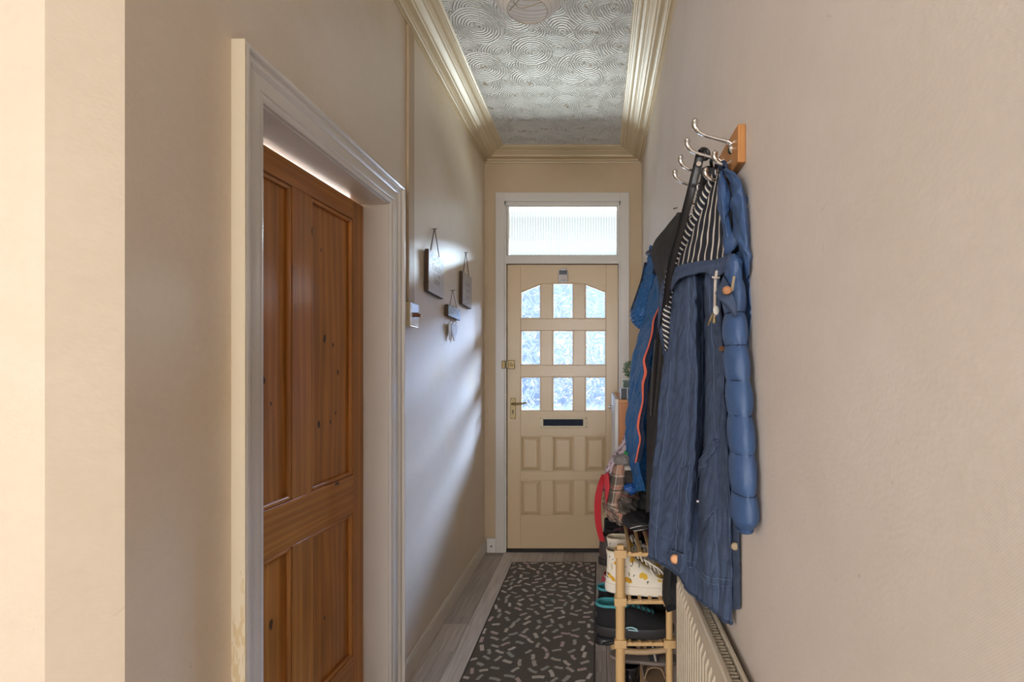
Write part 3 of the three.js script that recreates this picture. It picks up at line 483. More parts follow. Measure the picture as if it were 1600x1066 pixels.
{ const path = [P(1120, 266, 1.2), P(1112, 280, 1.215), P(1098, 315, 1.25), P(1078, 358, 1.3), P(1060, 396, 1.35), P(1050, 425, 1.385), P(1044, 460, 1.41), P(1041, 500, 1.43), P(1041, 548, 1.44)];
  const g = taper(path, [0.004, 0.011, 0.014, 0.016, 0.017, 0.015, 0.012, 0.011, 0.004], 90, 12); const uv = g.attributes.uv; for (let i = 0; i < uv.count; i++) uv.setXY(i, uv.getY(i) * 2, uv.getX(i) * 2.2);
  obj('rolled_edge', g, mat('#ffffff', 0.9, { map: rollT }), hd2); }
const rim = cloth([
  [[420, 1048, 1.385], [413, 1066, 1.30], [409, 1088, 1.235], [407, 1106, 1.18], [405, 1120, 1.14], [398, 1134, 1.095], [384, 1139, 1.08]],
  [[433, 1046, 1.375], [423, 1062, 1.29], [417, 1086, 1.215], [415, 1106, 1.16], [414, 1121, 1.12], [408, 1136, 1.075], [394, 1143, 1.065]],
  [[458, 1047, 1.385], [437, 1060, 1.295], [428, 1086, 1.22], [426, 1104, 1.17], [433, 1117, 1.125], [422, 1135, 1.08], [404, 1144, 1.07]],
  [[454, 1049, 1.405], [434, 1062, 1.315], [425, 1087, 1.24], [423, 1105, 1.19], [429, 1117, 1.145], [418, 1135, 1.1], [402, 1143, 1.085]],
], { rows: 70, per: 6, disp: (u, v) => 0.002 * nz(u * 8, v * 30, 5), cap: 2 });
obj('hood_rim', rim.geo, denim, hd2);
obj('hood_side', cloth([
  [[440, 1046, 1.40], [480, 1040, 1.43], [520, 1034, 1.45], [556, 1036, 1.455]],
  [[446, 1036, 1.43], [480, 1031, 1.45], [520, 1030, 1.46], [552, 1040, 1.46]],
  [[440, 1034, 1.46], [480, 1030, 1.475], [520, 1030, 1.48], [550, 1042, 1.475]],
  [[430, 1046, 1.45], [480, 1046, 1.46], [520, 1044, 1.47], [556, 1043, 1.47]]], { rows: 30, per: 6, disp: (u, v) => 0.002 * nz(u * 12, v * 12, 2), cap: 2 }).geo, denim, hd2);
// storm collar tab, cord and toggle
const tab = cloth([[[430, 1131, 1.04], [446, 1124, 1.05], [457, 1118, 1.06]], [[450, 1141, 0.985], [460, 1131, 0.99], [467, 1123, 1.0]], [[474, 1150, 0.965], [484, 1146, 0.965], [476, 1132, 0.985]], [[492, 1152, 0.975], [496, 1150, 0.975], [479, 1133, 1.0]], [[435, 1135, 1.05], [449, 1128, 1.06], [458, 1121, 1.07]]], { rows: 16, per: 5, cap: 2 });
obj('collar_tab', tab.geo, denim, parka);
obj('button', (() => { const g = merge([cyl(0.0085, 0.0088, 0.004), new THREE.TorusGeometry(0.0068, 0.0014, 6, 18).rotateX(Math.PI / 2).translate(0, 0.0025, 0), cyl(0.003, 0.003, 0.006)]); g.rotateX(1.35); g.rotateY(-0.4); g.translate(...P(1136, 454, 0.972).toArray()); return g; })(), copper, parka);
obj('zip_end', ribbon([P(1147, 432, 0.985), P(1145, 444, 0.98), P(1143.5, 455, 0.975)], 0.005, V(1, 0, -0.2)), mat('#b9a98a', 0.4, { metalness: 0.5 }), parka);
const cordM = mat('#c9bcae', 0.9);
obj('draw_cord', [tube([P(1120, 424, 1.115), P(1118, 440, 1.105), P(1117.5, 460, 1.1), P(1117, 480, 1.1), P(1116, 503, 1.1)], 0.0034), tube([P(1113, 433, 1.1), P(1118, 434.5, 1.096), P(1124, 434, 1.1)], 0.0022)], cordM, parka);
obj('cord_toggle', [ball(0.0075, ...P(1119, 485, 1.09).toArray(), 0.9, 1.35, 0.5)], mat('#d8d2c6', 0.4), parka);
obj('cord_end', [cyl(0.0032, 0.0042, 0.014).translate(...P(1116, 500, 1.093).toArray()), taper([P(1114, 490, 1.093), P(1110, 500, 1.093), P(1106, 509, 1.098)], [0.0022, 0.0028, 0.0015])], mat('#8a7552', 0.4, { metalness: 0.5 }), parka);
obj('hanging_loop', [tube([P(1127, 272, 1.16), P(1124, 258, 1.135), P(1128, 256, 1.12), P(1132, 262, 1.11)], 0.004)], denim, parka);

// ── blue quilted jacket ──
const puffM = mat('#3a547c', 0.5, { bumpMap: nylonBump, bumpScale: 0.0016 }), stitchM = mat('#202f4a', 0.8);
const puff = thing('quilted_jacket', 'blue quilted padded jacket hanging against right wall beside the parka', 'jacket');
const ringY = [1.47, 1.405, 1.34, 1.272, 1.206, 1.135, 1.061, 0.985];
function sleeveAt(y) { const t = clamp((1.5 - y) / 0.5); return { x: lerp(0.272, 0.276, t), D: lerp(1.035, 0.968, smooth(0, 1, t)), a: lerp(0.019, 0.023, smooth(0, 0.4, t)), b: lerp(0.04, 0.046, smooth(0, 0.5, t)) }; }
{ const grid = [], R = 150, N = 56, y1 = 1.525, y0 = 0.985;
  for (let r = 0; r <= R; r++) {
    const y = lerp(y1, y0, r / R), s = sleeveAt(y), row = []; let k = 0; while (k < ringY.length - 2 && y < ringY[k + 1]) k++;
    const f = clamp((ringY[k] - y) / (ringY[k] - ringY[k + 1])), end = Math.sqrt(clamp((y - y0) / 0.03 + 0.02)), top = Math.sqrt(clamp((y1 - y) / 0.02 + 0.1));
    for (let i = 0; i <= N; i++) { const a = i / N * 2 * Math.PI, q = Math.pow(Math.abs(Math.sin(f * Math.PI)), 0.55), pk2 = 1 + 0.0 , bump = (q - 0.75) * 0.006 + 0.0022 * nz(Math.cos(a) * 3, y * 60, Math.sin(a) * 3 + 4) * (1.2 - q) + 0.002 * nz(Math.cos(a) * 2, y * 18, 9);
      const c = Math.cos(a), d = Math.sin(a), ra = (s.a + bump) * end * top, rb = (s.b + bump) * end * top; row.push(V(Math.min(s.x + c * ra, XR - 0.002), y, -s.D + d * rb)); }
    grid.push(row);
  }
  obj('sleeve', gridGeo(grid, 2), puffM, puff);
  const st = []; for (const y of ringY.slice(1, -1)) { const s = sleeveAt(y), q = []; for (let i = 0; i < 40; i++) { const a = i / 40 * 2 * Math.PI; q.push(V(Math.min(s.x + Math.cos(a) * (s.a - 0.0042), XR - 0.002), y + 0.001 * Math.sin(i * 2.3), -s.D + Math.sin(a) * (s.b - 0.0042))); } st.push(tube(q, 0.0016, 80, 5, true)); }
  obj('quilt_stitching', st, stitchM, puff);
  const s = sleeveAt(0.99), q = []; for (let i = 0; i < 30; i++) { const a = i / 30 * 2 * Math.PI; q.push(V(s.x + Math.cos(a) * 0.011, 0.992 + 0.003 * Math.sin(a + 0.6), -s.D + Math.sin(a) * 0.027)); }
  obj('cuff', tube(q, 0.0045, 60, 8, true), puffM, puff); }
const wrinkle = (s, a) => (u, v) => a * (fbm(u * 10, v * 6, s) - 0.6 * Math.abs(nz(u * 7 + v * 3, v * 9, s + 2)));
obj('hood', cloth([
  [[264, 1136, 1.075], [274, 1151, 1.05], [294, 1162, 1.035], [335, 1168, 1.03], [380, 1171, 1.022], [412, 1172, 1.012], [434, 1167, 1.02]],
  [[263, 1134, 1.07], [277, 1151, 1.03], [300, 1159, 1.01], [340, 1163, 1.0], [385, 1168, 0.995], [416, 1170, 0.993], [437, 1167, 1.01]],
  [[264, 1131, 1.085], [282, 1144, 1.05], [305, 1150, 1.03], [345, 1153, 1.02], [385, 1160, 1.01], [416, 1164, 1.008], [436, 1166, 1.02]],
  [[266, 1130, 1.105], [285, 1141, 1.09], [310, 1145, 1.08], [345, 1147, 1.075], [385, 1154, 1.065], [416, 1160, 1.05], [435, 1165, 1.04]],
  [[264, 1134, 1.11], [280, 1148, 1.1], [310, 1155, 1.09], [350, 1158, 1.08], [390, 1162, 1.07], [416, 1164, 1.055], [434, 1166, 1.04]]],
{ rows: 60, per: 10, disp: (u, v) => 0.005 * fbm(u * 9, v * 7, 3) - 0.007 * Math.exp(-Math.pow((v - 0.33 - 0.25 * (u - 0.3)) / 0.03, 2)) * smooth(0.1, 0.3, u) - 0.005 * Math.exp(-Math.pow((v - 0.72 + 0.4 * (u - 0.2)) / 0.03, 2)), cap: 2 }).geo, puffM, puff);
obj('hood_edge', cloth([
  [[267, 1127, 1.12], [290, 1122, 1.115], [325, 1123, 1.11], [352, 1128, 1.11], [385, 1131, 1.115], [410, 1134, 1.12]],
  [[268, 1127, 1.095], [292, 1129, 1.08], [325, 1130, 1.072], [352, 1133, 1.075], [385, 1137, 1.078], [408, 1137, 1.1]],
  [[267, 1129, 1.105], [296, 1139, 1.085], [325, 1140, 1.08], [340, 1139, 1.085], [372, 1146, 1.078], [402, 1141, 1.1]],
  [[267, 1128, 1.13], [295, 1136, 1.12], [325, 1137, 1.12], [350, 1138, 1.12], [385, 1144, 1.12], [408, 1140, 1.125]]],
{ rows: 50, per: 10, disp: (u, v) => 0.004 * fbm(u * 9, v * 8, 13) - 0.005 * Math.exp(-Math.pow((v - 0.55 + 0.3 * (u - 0.4)) / 0.03, 2)), cap: 2 }).geo, puffM, puff);
obj('chin_guard', cloth([[[371, 1133, 1.085], [362, 1146, 1.065], [358, 1153, 1.06]], [[382, 1131, 1.075], [374, 1146, 1.055], [366, 1156, 1.05]], [[398, 1132, 1.085], [392, 1145, 1.065], [380, 1156, 1.055]], [[392, 1134, 1.1], [385, 1146, 1.08], [372, 1155, 1.07]]], { rows: 14, per: 6, cap: 2 }).geo, puffM, puff);
obj('body', cloth([
  [[395, 1148, 1.09], [450, 1140, 1.105], [520, 1142, 1.1], [600, 1148, 1.09]],
  [[395, 1160, 1.06], [450, 1158, 1.065], [520, 1158, 1.07], [600, 1158, 1.075]],
  [[400, 1168, 1.035], [450, 1172, 1.018], [500, 1174, 1.012], [540, 1170, 1.03]],
  [wallX(1.04, 1.5, 0.299), wallX(1.03, 1.44, 0.3), wallX(1.03, 1.38, 0.3), wallX(1.05, 1.3, 0.3)],
  [wallX(1.15, 1.5, 0.299), wallX(1.15, 1.44, 0.299), wallX(1.15, 1.36, 0.299), wallX(1.15, 1.27, 0.299)]],
{ rows: 60, per: 8, disp: (u, v, p) => 0.006 * (Math.pow(Math.abs(Math.sin((p.y - 1.472) / 0.066 * Math.PI)), 0.5) - 0.6), cap: 2 }).geo, puffM, puff);
obj('hanging_loop', [tube([P(1131, 268, 1.12), P(1127, 257, 1.112), P(1130, 253, 1.1), P(1134, 257, 1.09), P(1136, 268, 1.085)], 0.0035)], stitchM, puff);

// ── long black plastic strip and dark mesh bag on the second hook ──
const stripM = mat('#211f1e', 0.35);
const strip = thing('plastic_strip', 'long glossy black plastic strip with round hole hanging from coat rack', 'shoe horn');
{ const pts = [[237, 1096, 1.2], [300, 1080, 1.22], [360, 1064, 1.27], [416, 1049, 1.33], [470, 1041, 1.4], [520, 1034, 1.46], [580, 1029, 1.5], [650, 1022, 1.54]].map(([y, x, D]) => P(x, y, D)), c = new THREE.CatmullRomCurve3(pts), rows = [];
  for (let i = 0; i <= 70; i++) { const t = i / 70, q = c.getPoint(t), w = lerp(0.0115, 0.007, t), d = V(0.97, 0.06, 0.25).normalize(), n = V(-0.25, 0, 0.97); rows.push([-1, -0.8, -0.5, 0, 0.5, 0.8, 1, 0.75, 0, -0.75, -1].map((k, j) => q.clone().addScaledVector(d, k * w).addScaledVector(n, j < 7 ? 0.004 * k * k : 0.004 * k * k - 0.0022))); }
  obj('blade', gridGeo(rows, 2), stripM, strip);
  obj('hook_end', [taper([P(1094, 238, 1.2), P(1098, 234, 1.2), P(1104, 235, 1.2), P(1107, 241, 1.2), P(1104, 248, 1.2), P(1099, 250, 1.2)], [0.007, 0.006, 0.005, 0.005, 0.0045, 0.003])], stripM, strip);
  obj('hole', [cyl(0.0058, 0.0058, 0.0012).rotateX(Math.PI / 2 - 0.1).rotateY(-0.2).translate(...P(1092, 256, 1.196).toArray())], mat('#b7a797', 0.7), strip).userData.label = 'round hole showing pale wall';
  obj('rivet', [cyl(0.0045, 0.0045, 0.0015).rotateX(Math.PI / 2 - 0.1).rotateY(-0.2).translate(...P(1083, 290, 1.21).toArray())], mat('#191817', 0.3), strip);
  obj('strip_lettering', (() => { const l = []; for (let k = 0; k < 13; k++) { const t = k / 13, q = P(1092 - t * 14, 284 + t * 60, 1.222 + t * 0.03); l.push(B(q.x - 0.0022, q.x + 0.0022, q.y - 0.0009 - 0.0006 * (k % 3), q.y + 0.001, q.z - 0.0006, q.z + 0.0006)); } return l; })(), mat('#b5afa8', 0.6), strip).userData.label = 'line of tiny pale lettering along one edge'; }
const meshT = tex(128, 128, (u, v) => { const a = Math.sin(u * 2 * Math.PI * 16) * Math.sin(v * 2 * Math.PI * 16 + Math.PI * (Math.floor(u * 32) % 2)); return a > 0.2 ? [26, 26, 29] : [58, 57, 58]; }, true, 1 / 0.06, 1 / 0.06);
const bag = thing('mesh_bag', 'black open weave mesh bag behind the striped hood on coat rack', 'bag');
obj('mesh', cloth([
  [[262, 1098, 1.25], [300, 1090, 1.27], [350, 1076, 1.31], [405, 1058, 1.37]],
  [[259, 1108, 1.235], [300, 1098, 1.26], [350, 1083, 1.3], [405, 1062, 1.365]],
  [[263, 1121, 1.23], [300, 1108, 1.25], [350, 1090, 1.295], [405, 1066, 1.36]],
  [[265, 1122, 1.27], [300, 1112, 1.29], [350, 1096, 1.33], [405, 1070, 1.4]],
  [[262, 1100, 1.28], [300, 1094, 1.3], [350, 1080, 1.34], [405, 1060, 1.4]]], { rows: 30, per: 6, disp: (u, v) => 0.002 * nz(u * 9, v * 9, 3), cap: 2 }).geo, mat('#ffffff', 0.8, { map: meshT, bumpMap: meshT, bumpScale: 0.001 }), bag);
obj('strap', [tube([P(1112, 262, 1.24), P(1112, 250, 1.2), P(1118, 250, 1.195), P(1119, 263, 1.235)], 0.004)], mat('#1c1b1c', 0.7), bag);

// ── blue anorak with coral zip, and the black coat behind it ──
const anBump = tex(256, 256, (u, v) => { const a = per(u, v, 10, 4); return 128 + 160 * (0.35 - Math.abs(a)) + 50 * per(u, v, 34, 6); }, false, 1 / 0.18, 1 / 0.14);
const anM = mat('#1f5486', 0.48, { bumpMap: anBump, bumpScale: 0.006 }), anNavy = mat('#222c44', 0.6, { bumpMap: anBump, bumpScale: 0.004 }), anDark = mat('#1d1f2a', 0.7), coral = mat('#e0694e', 0.5);
const an = thing('anorak', 'bright blue lightweight anorak with coral zip and navy edging on right wall', 'jacket');
const crease = (s) => (u, v) => 0.009 * fbm(u * 9, v * 14, s) - 0.008 * Math.pow(1 - Math.min(1, Math.abs(nz(u * 7 + v * 8, v * 20, s + 5)) * 3.5), 2);
obj('front', cloth([
  [[398, 1022, 1.92], [440, 1018, 1.95], [515, 1000, 1.97], [560, 989, 1.98], [618, 983, 1.98], [677, 978, 1.97], [718, 983, 1.95], [751, 991, 1.92], [768, 989, 1.9]],
  [[394, 1030, 1.84], [440, 1024, 1.85], [515, 1007, 1.87], [560, 997, 1.87], [618, 990, 1.86], [677, 985, 1.86], [718, 987, 1.85], [768, 996, 1.84]],
  [[394, 1038, 1.78], [440, 1032, 1.78], [477, 1027, 1.78], [518, 1015, 1.78], [563, 1003, 1.78], [600, 1000, 1.78], [627, 998, 1.78], [668, 992, 1.78], [723, 992, 1.79], [768, 1003, 1.8]],
  [[396, 1044, 1.74], [440, 1038, 1.735], [477, 1032, 1.735], [518, 1021, 1.735], [541, 1015, 1.735], [563, 1008.5, 1.735], [582, 1010.5, 1.735], [603, 1005, 1.735], [627, 1006, 1.735], [652, 1000, 1.735], [668, 998.5, 1.735], [686, 1002, 1.735], [703, 998.5, 1.74], [723, 998, 1.75], [768, 1009, 1.78]],
  [[398, 1048, 1.76], [440, 1046, 1.76], [518, 1034, 1.77], [563, 1024, 1.78], [627, 1016, 1.79], [686, 1010, 1.8], [723, 1007, 1.8], [766, 1012, 1.82]],
  [wallX(1.85, 1.68, 0.26), wallX(1.86, 1.4, 0.26), wallX(1.88, 1.15, 0.25), wallX(1.88, 0.88, 0.24)],
  [wallX(2.02, 1.68, 0.27), wallX(2.06, 1.4, 0.27), wallX(2.06, 1.15, 0.26), wallX(2.0, 0.88, 0.24)]],
{ rows: 110, per: 12, disp: (u, v) => (u > 0.62 ? 0 : crease(3)(u, v)), cap: 1 }).geo, anM, an);
const zipPts = [[477, 1031], [501, 1021], [518, 1019], [541.6, 1013], [563.6, 1006], [582, 1008.5], [599, 1004.5], [627, 1004], [652, 998.5], [668, 996.7], [686, 1000], [703, 997], [723, 993]].map(([y, x]) => P(x, y, 1.722));
obj('zip', ribbon(zipPts, (t) => 0.0042 + 0.0055 * Math.pow(Math.sin(t * Math.PI), 2) * (0.6 + 0.4 * Math.sin(t * 19)), V(1, 0, -0.25), 0.003, 80), coral, an).userData.label = 'coral orange zip tape';
obj('zip_facing', ribbon(zipPts.map((p) => p.clone().add(V(0.009, 0, -0.012))), 0.02, V(1, 0, -0.4), 0.003, 80), anNavy, an);
obj('collar', cloth([
  [[384, 1016, 1.95], [400, 1012, 1.94], [430, 1010, 1.95], [470, 1004, 1.97]],
  [[386, 1022, 1.89], [400, 1022, 1.87], [430, 1017, 1.9], [470, 1009, 1.93]],
  [[390, 1032, 1.83], [404, 1030, 1.83], [430, 1022, 1.88], [470, 1012, 1.92]],
  [[392, 1046, 1.8], [408, 1040, 1.82], [430, 1030, 1.92], [470, 1016, 1.98]]], { rows: 26, per: 8, disp: crease(7), cap: 2 }).geo, anM, an);
obj('collar_edging', [tube([P(1012, 396, 1.915), P(1018, 394, 1.87), P(1023, 400, 1.85), P(1025, 415, 1.855), P(1022, 428, 1.87)], 0.009, 30, 8)], anNavy, an);
obj('sleeve', cloth([
  [[402, 1013, 1.97], [440, 1003, 2.0], [470, 993, 2.02], [490, 985.5, 2.02], [503, 987, 2.01], [514, 997, 1.98]],
  [[404, 1018, 1.93], [440, 1008, 1.95], [470, 999, 1.96], [490, 993, 1.96], [503, 992, 1.97], [514, 998, 1.97]],
  [[408, 1026, 1.9], [440, 1022, 1.91], [470, 1017, 1.92], [490, 1012, 1.94], [503, 1007, 1.95], [513, 1002, 1.97]],
  [[405, 1024, 2.0], [440, 1020, 2.02], [470, 1012, 2.04], [490, 1004, 2.05], [503, 1000, 2.04], [514, 1001, 2.0]]], { rows: 50, per: 9, disp: crease(17), cap: 2 }).geo, anM, an);
obj('sleeve_edging', [tube([P(1009, 410, 1.98), P(1003, 438, 2.0), P(995, 462, 2.015), P(986, 488, 2.018)], 0.006, 30, 7)], anNavy, an);
const blackBump = nylonBump, blackM = mat('#2b2827', 0.75, { bumpMap: blackBump, bumpScale: 0.003 });
const bc = thing('black_coat', 'plain black coat hanging behind the blue anorak on right wall', 'coat');
obj('body', cloth([
  [[334, 1058, 1.70], [356, 1040, 1.74], [380, 1022, 1.79], [396, 1018, 1.82], [450, 1030, 1.78], [520, 1026, 1.76], [640, 1012, 1.745], [760, 1011, 1.74], [800, 1010, 1.74]],
  [[332, 1060, 1.67], [356, 1050, 1.67], [380, 1040, 1.69], [396, 1036, 1.71], [450, 1038, 1.7], [520, 1032, 1.69], [640, 1021, 1.68], [760, 1016, 1.68], [800, 1016, 1.68]],
  [[332, 1063, 1.64], [356, 1058, 1.62], [396, 1050, 1.64], [450, 1046, 1.65], [520, 1042, 1.63], [640, 1032, 1.61], [760, 1026, 1.61], [800, 1026, 1.61]],
  [[332, 1068, 1.66], [396, 1062, 1.64], [520, 1056, 1.62], [640, 1050, 1.6], [800, 1046, 1.6]],
  [wallX(1.62, 1.77, 0.29), wallX(1.6, 1.5, 0.29), wallX(1.6, 1.2, 0.29), wallX(1.6, 0.86, 0.29)],
  [wallX(1.8, 1.78, 0.29), wallX(1.83, 1.5, 0.29), wallX(1.82, 1.2, 0.29), wallX(1.8, 0.86, 0.29)]],
{ rows: 80, per: 10, disp: (u, v) => (u > 0.6 ? 0 : 0.007 * fbm(u * 14, v * 4, 9)), cap: 1 }).geo, blackM, bc);
obj('zip', ribbon([P(1024, 530, 1.655), P(1020, 580, 1.655), P(1017, 650, 1.655)], 0.004, V(1, 0, -0.3), 0.003), mat('#6a6561', 0.3, { metalness: 0.6 }), bc);
const bs = thing('black_scarf', 'black fabric end dangling below the parka hem above radiator', 'scarf');
obj('cloth', cloth([
  [[790, 1046, 1.654], [870, 1040, 1.654], [905, 1036, 1.654], [930, 1036, 1.654], [950, 1041, 1.654], [957, 1043, 1.654]],
  [[790, 1056, 1.622], [870, 1050, 1.611], [905, 1046, 1.611], [930, 1044, 1.611], [944, 1047, 1.611]],
  [[790, 1068, 1.632], [870, 1060, 1.622], [905, 1057, 1.622], [930, 1056, 1.611], [948, 1057, 1.611]],
  [[790, 1076, 1.622], [870, 1072, 1.601], [905, 1068, 1.590], [930, 1068, 1.579], [955, 1069, 1.579]],
  [[790, 1084, 1.643], [870, 1082, 1.632], [905, 1080, 1.622], [930, 1077, 1.611], [955, 1073, 1.601]],
  [[790, 1076, 1.675], [870, 1072, 1.675], [905, 1068, 1.675], [930, 1066, 1.664], [950, 1064, 1.664]]],
{ rows: 50, per: 8, disp: (u, v) => 0.004 * fbm(u * 10, v * 5, 19) }).geo, mat('#1f1e1e', 0.85), bs);

// ───────── rug ─────────
const rugTex = canvasTex(1024, 2048, (g, w, h) => {
  g.fillStyle = '#6a625a'; g.fillRect(0, 0, w, h);
  const cols = ['#d6cec1', '#c6beb1', '#b3b2a9', '#d0bab2', '#dcd4c8', '#bab6ab'], WM = 0.555, HM = 1.822, pts = []; g.save(); g.scale(w / WM, h / HM);
  for (let t = 0; t < 20000 && pts.length < 420; t++) {
    const x = rr(0.012, WM - 0.012), y = rr(0.012, HM - 0.012); if (pts.some(([a, b]) => Math.hypot(a - x, b - y) < 0.0475)) continue; pts.push([x, y]);
    const a = rr(0, Math.PI), L = rr(0.036, 0.052), b = rr(-0.25, 0.25) * L; g.strokeStyle = cols[Math.floor(rnd() * 6)]; g.lineWidth = rr(0.0145, 0.019); g.lineCap = 'butt';
    g.beginPath(); g.moveTo(x - Math.cos(a) * L / 2, y - Math.sin(a) * L / 2); g.quadraticCurveTo(x - Math.sin(a) * b, y + Math.cos(a) * b, x + Math.cos(a) * L / 2, y + Math.sin(a) * L / 2); g.stroke();
  }
  g.restore();
  g.globalAlpha = 0.16; for (let k = 0; k < 60000; k++) { g.fillStyle = rnd() < 0.5 ? '#000' : '#fff'; g.fillRect(rr(0, w), rr(0, h), 2, 2); }
});
const rug = thing('runner_rug', 'dark grey brown runner rug with scattered pale confetti marks on plank floor', 'rug');
{ const x0 = -0.570, x1 = -0.014, z0 = -3.377, z1 = -1.555; const g = B(x0 + 0.006, x1 - 0.006, 0.0005, 0.0065, z0 + 0.006, z1 - 0.006, 0.002), p = g.attributes.position, uv = g.attributes.uv;
  for (let i = 0; i < p.count; i++) uv.setXY(i, (p.getX(i) - x0) / (x1 - x0), (p.getZ(i) - z0) / (z1 - z0));
  obj('pile', g, mat('#ffffff', 0.97, { map: rugTex, bumpMap: twill, bumpScale: 0.0008 }), rug);
  const bind = mat('#4a443f', 0.9); obj('binding', [B(x0, x0 + 0.009, 0.0005, 0.0075, z0, z1, 0.003), B(x1 - 0.009, x1, 0.0005, 0.0075, z0, z1, 0.003), B(x0, x1, 0.0005, 0.0075, z0, z0 + 0.009, 0.003), B(x0, x1, 0.0005, 0.0075, z1 - 0.009, z1, 0.003)], bind, rug); }

// ───────── paper lantern ─────────
{ const L = thing('paper_lantern', 'round white paper lantern shade hanging from textured ceiling', 'lamp shade'); const D = 1.70, cxL = (824 - PX) / F * D, R = 0.134, cy = 2.596;
  L.position.set(cxL, 0, -D);
  const prof2 = []; for (let k = 0; k <= 120; k++) { const a = lerp(0.52, Math.PI - 0.52, k / 120), rib = 0.0028 * Math.abs(Math.sin(k / 120 * Math.PI * 15)); prof2.push(new THREE.Vector2((R - 0.003 + rib) * Math.sin(a), cy - R * Math.cos(a))); }
  obj('shade', new THREE.LatheGeometry(prof2, 64), phys('#f6f2ec', 0.95, { transmission: 0.45, thickness: 0 }), L);
  const ringR = R * Math.sin(0.52), yb = cy - R * Math.cos(0.52), yt = cy + R * Math.cos(0.52), wire = mat('#9c8664', 0.5);
  const ribs = []; for (let k = 1; k < 15; k++) { const a = lerp(0.52, Math.PI - 0.52, k / 15); ribs.push(new THREE.TorusGeometry((R - 0.003) * Math.sin(a), 0.0008, 4, 48).rotateX(Math.PI / 2).translate(0, cy - R * Math.cos(a), 0)); }
  obj('rib', ribs, mat('#c9b48f', 0.6), L);
  obj('wire_frame', [new THREE.TorusGeometry(ringR, 0.0009, 6, 48).rotateX(Math.PI / 2).translate(0, yb, 0), new THREE.TorusGeometry(ringR, 0.0014, 6, 48).rotateX(Math.PI / 2).translate(0, yt, 0), tube([V(-ringR, yt, 0), V(-0.03, yb - 0.001, 0.02), V(ringR * 0.8, yb, ringR * 0.6)], 0.0013), tube([V(ringR, yt, 0), V(0.02, cy, -0.02), V(-ringR * 0.9, yb, 0)], 0.0013)], wire, L);
  obj('bulb', [new THREE.LatheGeometry([[0.001, 0.0], [0.018, 0.006], [0.029, 0.03], [0.026, 0.055], [0.014, 0.08], [0.0135, 0.1]].map(([r, y]) => new THREE.Vector2(r, cy - 0.03 + y)), 24)], mat('#e9e4da', 0.3), L);
  obj('lamp_holder', [cyl(0.017, 0.02, 0.05).translate(0, cy + 0.09, 0), cyl(0.004, 0.004, YC - cy - 0.1, 8).translate(0, (YC + cy + 0.1) / 2, 0), cyl(0.035, 0.045, 0.02).translate(0, YC - 0.01, 0)], mat('#dcd6cb', 0.5), L); }

// ───────── left wall: conduit, light switch, hanging signs ─────────
tag(obj('cable_conduit', [B(XL, XL + 0.013, 1.56, 2.715, -2.182, -2.116, 0.004)], mat('#bda484', 0.5)), 'cream painted cable cover running up left wall to the cornice', 'cable cover');
{ const s = thing('light_switch', 'surface mounted silver light switch with brown toggle beside pine door', 'switch');
  obj('back_box', B(XL, XL + 0.022, 1.464, 1.562, -2.196, -2.098, 0.003), creamPaint, s);
  obj('plate', [B(XL + 0.022, XL + 0.0265, 1.464, 1.562, -2.196, -2.098, 0.002), B(XL + 0.026, XL + 0.0275, 1.474, 1.552, -2.186, -2.108, 0.001)], mat('#cfccc8', 0.22, { metalness: 0.85 }), s);
  const k = obj('toggle', [cyl(0.009, 0.011, 0.012).rotateZ(Math.PI / 2).translate(XL + 0.033, 1.514, -2.147), taper([V(XL + 0.036, 1.514, -2.147), V(XL + 0.046, 1.512, -2.147), V(XL + 0.052, 1.511, -2.147)], [0.0075, 0.0065, 0.007])], mat('#6b3c22', 0.3), s);
  obj('tip', ball(0.0062, XL + 0.053, 1.511, -2.147, 0.5, 1, 1), mat('#e6d7c2', 0.3), k); }
const edgeWood = mat('#4d3a2c', 0.8);
function signTex(bg, ink, lines, deco, w = 512, h = 420) { return canvasTex(w, h, (g) => {
  g.fillStyle = bg; g.fillRect(0, 0, w, h);
  for (let k = 0; k < 260; k++) { g.fillStyle = `rgba(${rnd() < 0.5 ? '255,255,255' : '90,84,78'},${rr(0.03, 0.13)})`; g.fillRect(rr(0, w), rr(0, h), rr(4, 60), rr(1, 5)); }
  for (let k = 0; k < 70; k++) { g.fillStyle = `rgba(70,58,48,${rr(0.2, 0.6)})`; const e = rnd(); g.fillRect(e < 0.5 ? (rnd() < 0.5 ? rr(0, 14) : rr(w - 26, w)) : rr(0, w), e < 0.5 ? rr(0, h) : (rnd() < 0.5 ? rr(0, 10) : rr(h - 10, h)), rr(3, 16), rr(3, 22)); }
  for (let k = 0; k < deco.n; k++) { g.fillStyle = deco.c[k % deco.c.length]; g.globalAlpha = 0.75; g.beginPath(); g.ellipse(rr(w * 0.1, w * 0.9), deco.y * h + rr(-0.07, 0.07) * h, rr(4, 22), rr(4, 13), rr(0, 3), 0, 7); g.fill(); g.globalAlpha = 1; }
  g.fillStyle = ink; g.textAlign = 'center'; for (const [t, y, s, f] of lines) { g.font = `italic ${s}px ${f || 'serif'}`; g.fillText(t, w * 0.5, y * h); }
}); }
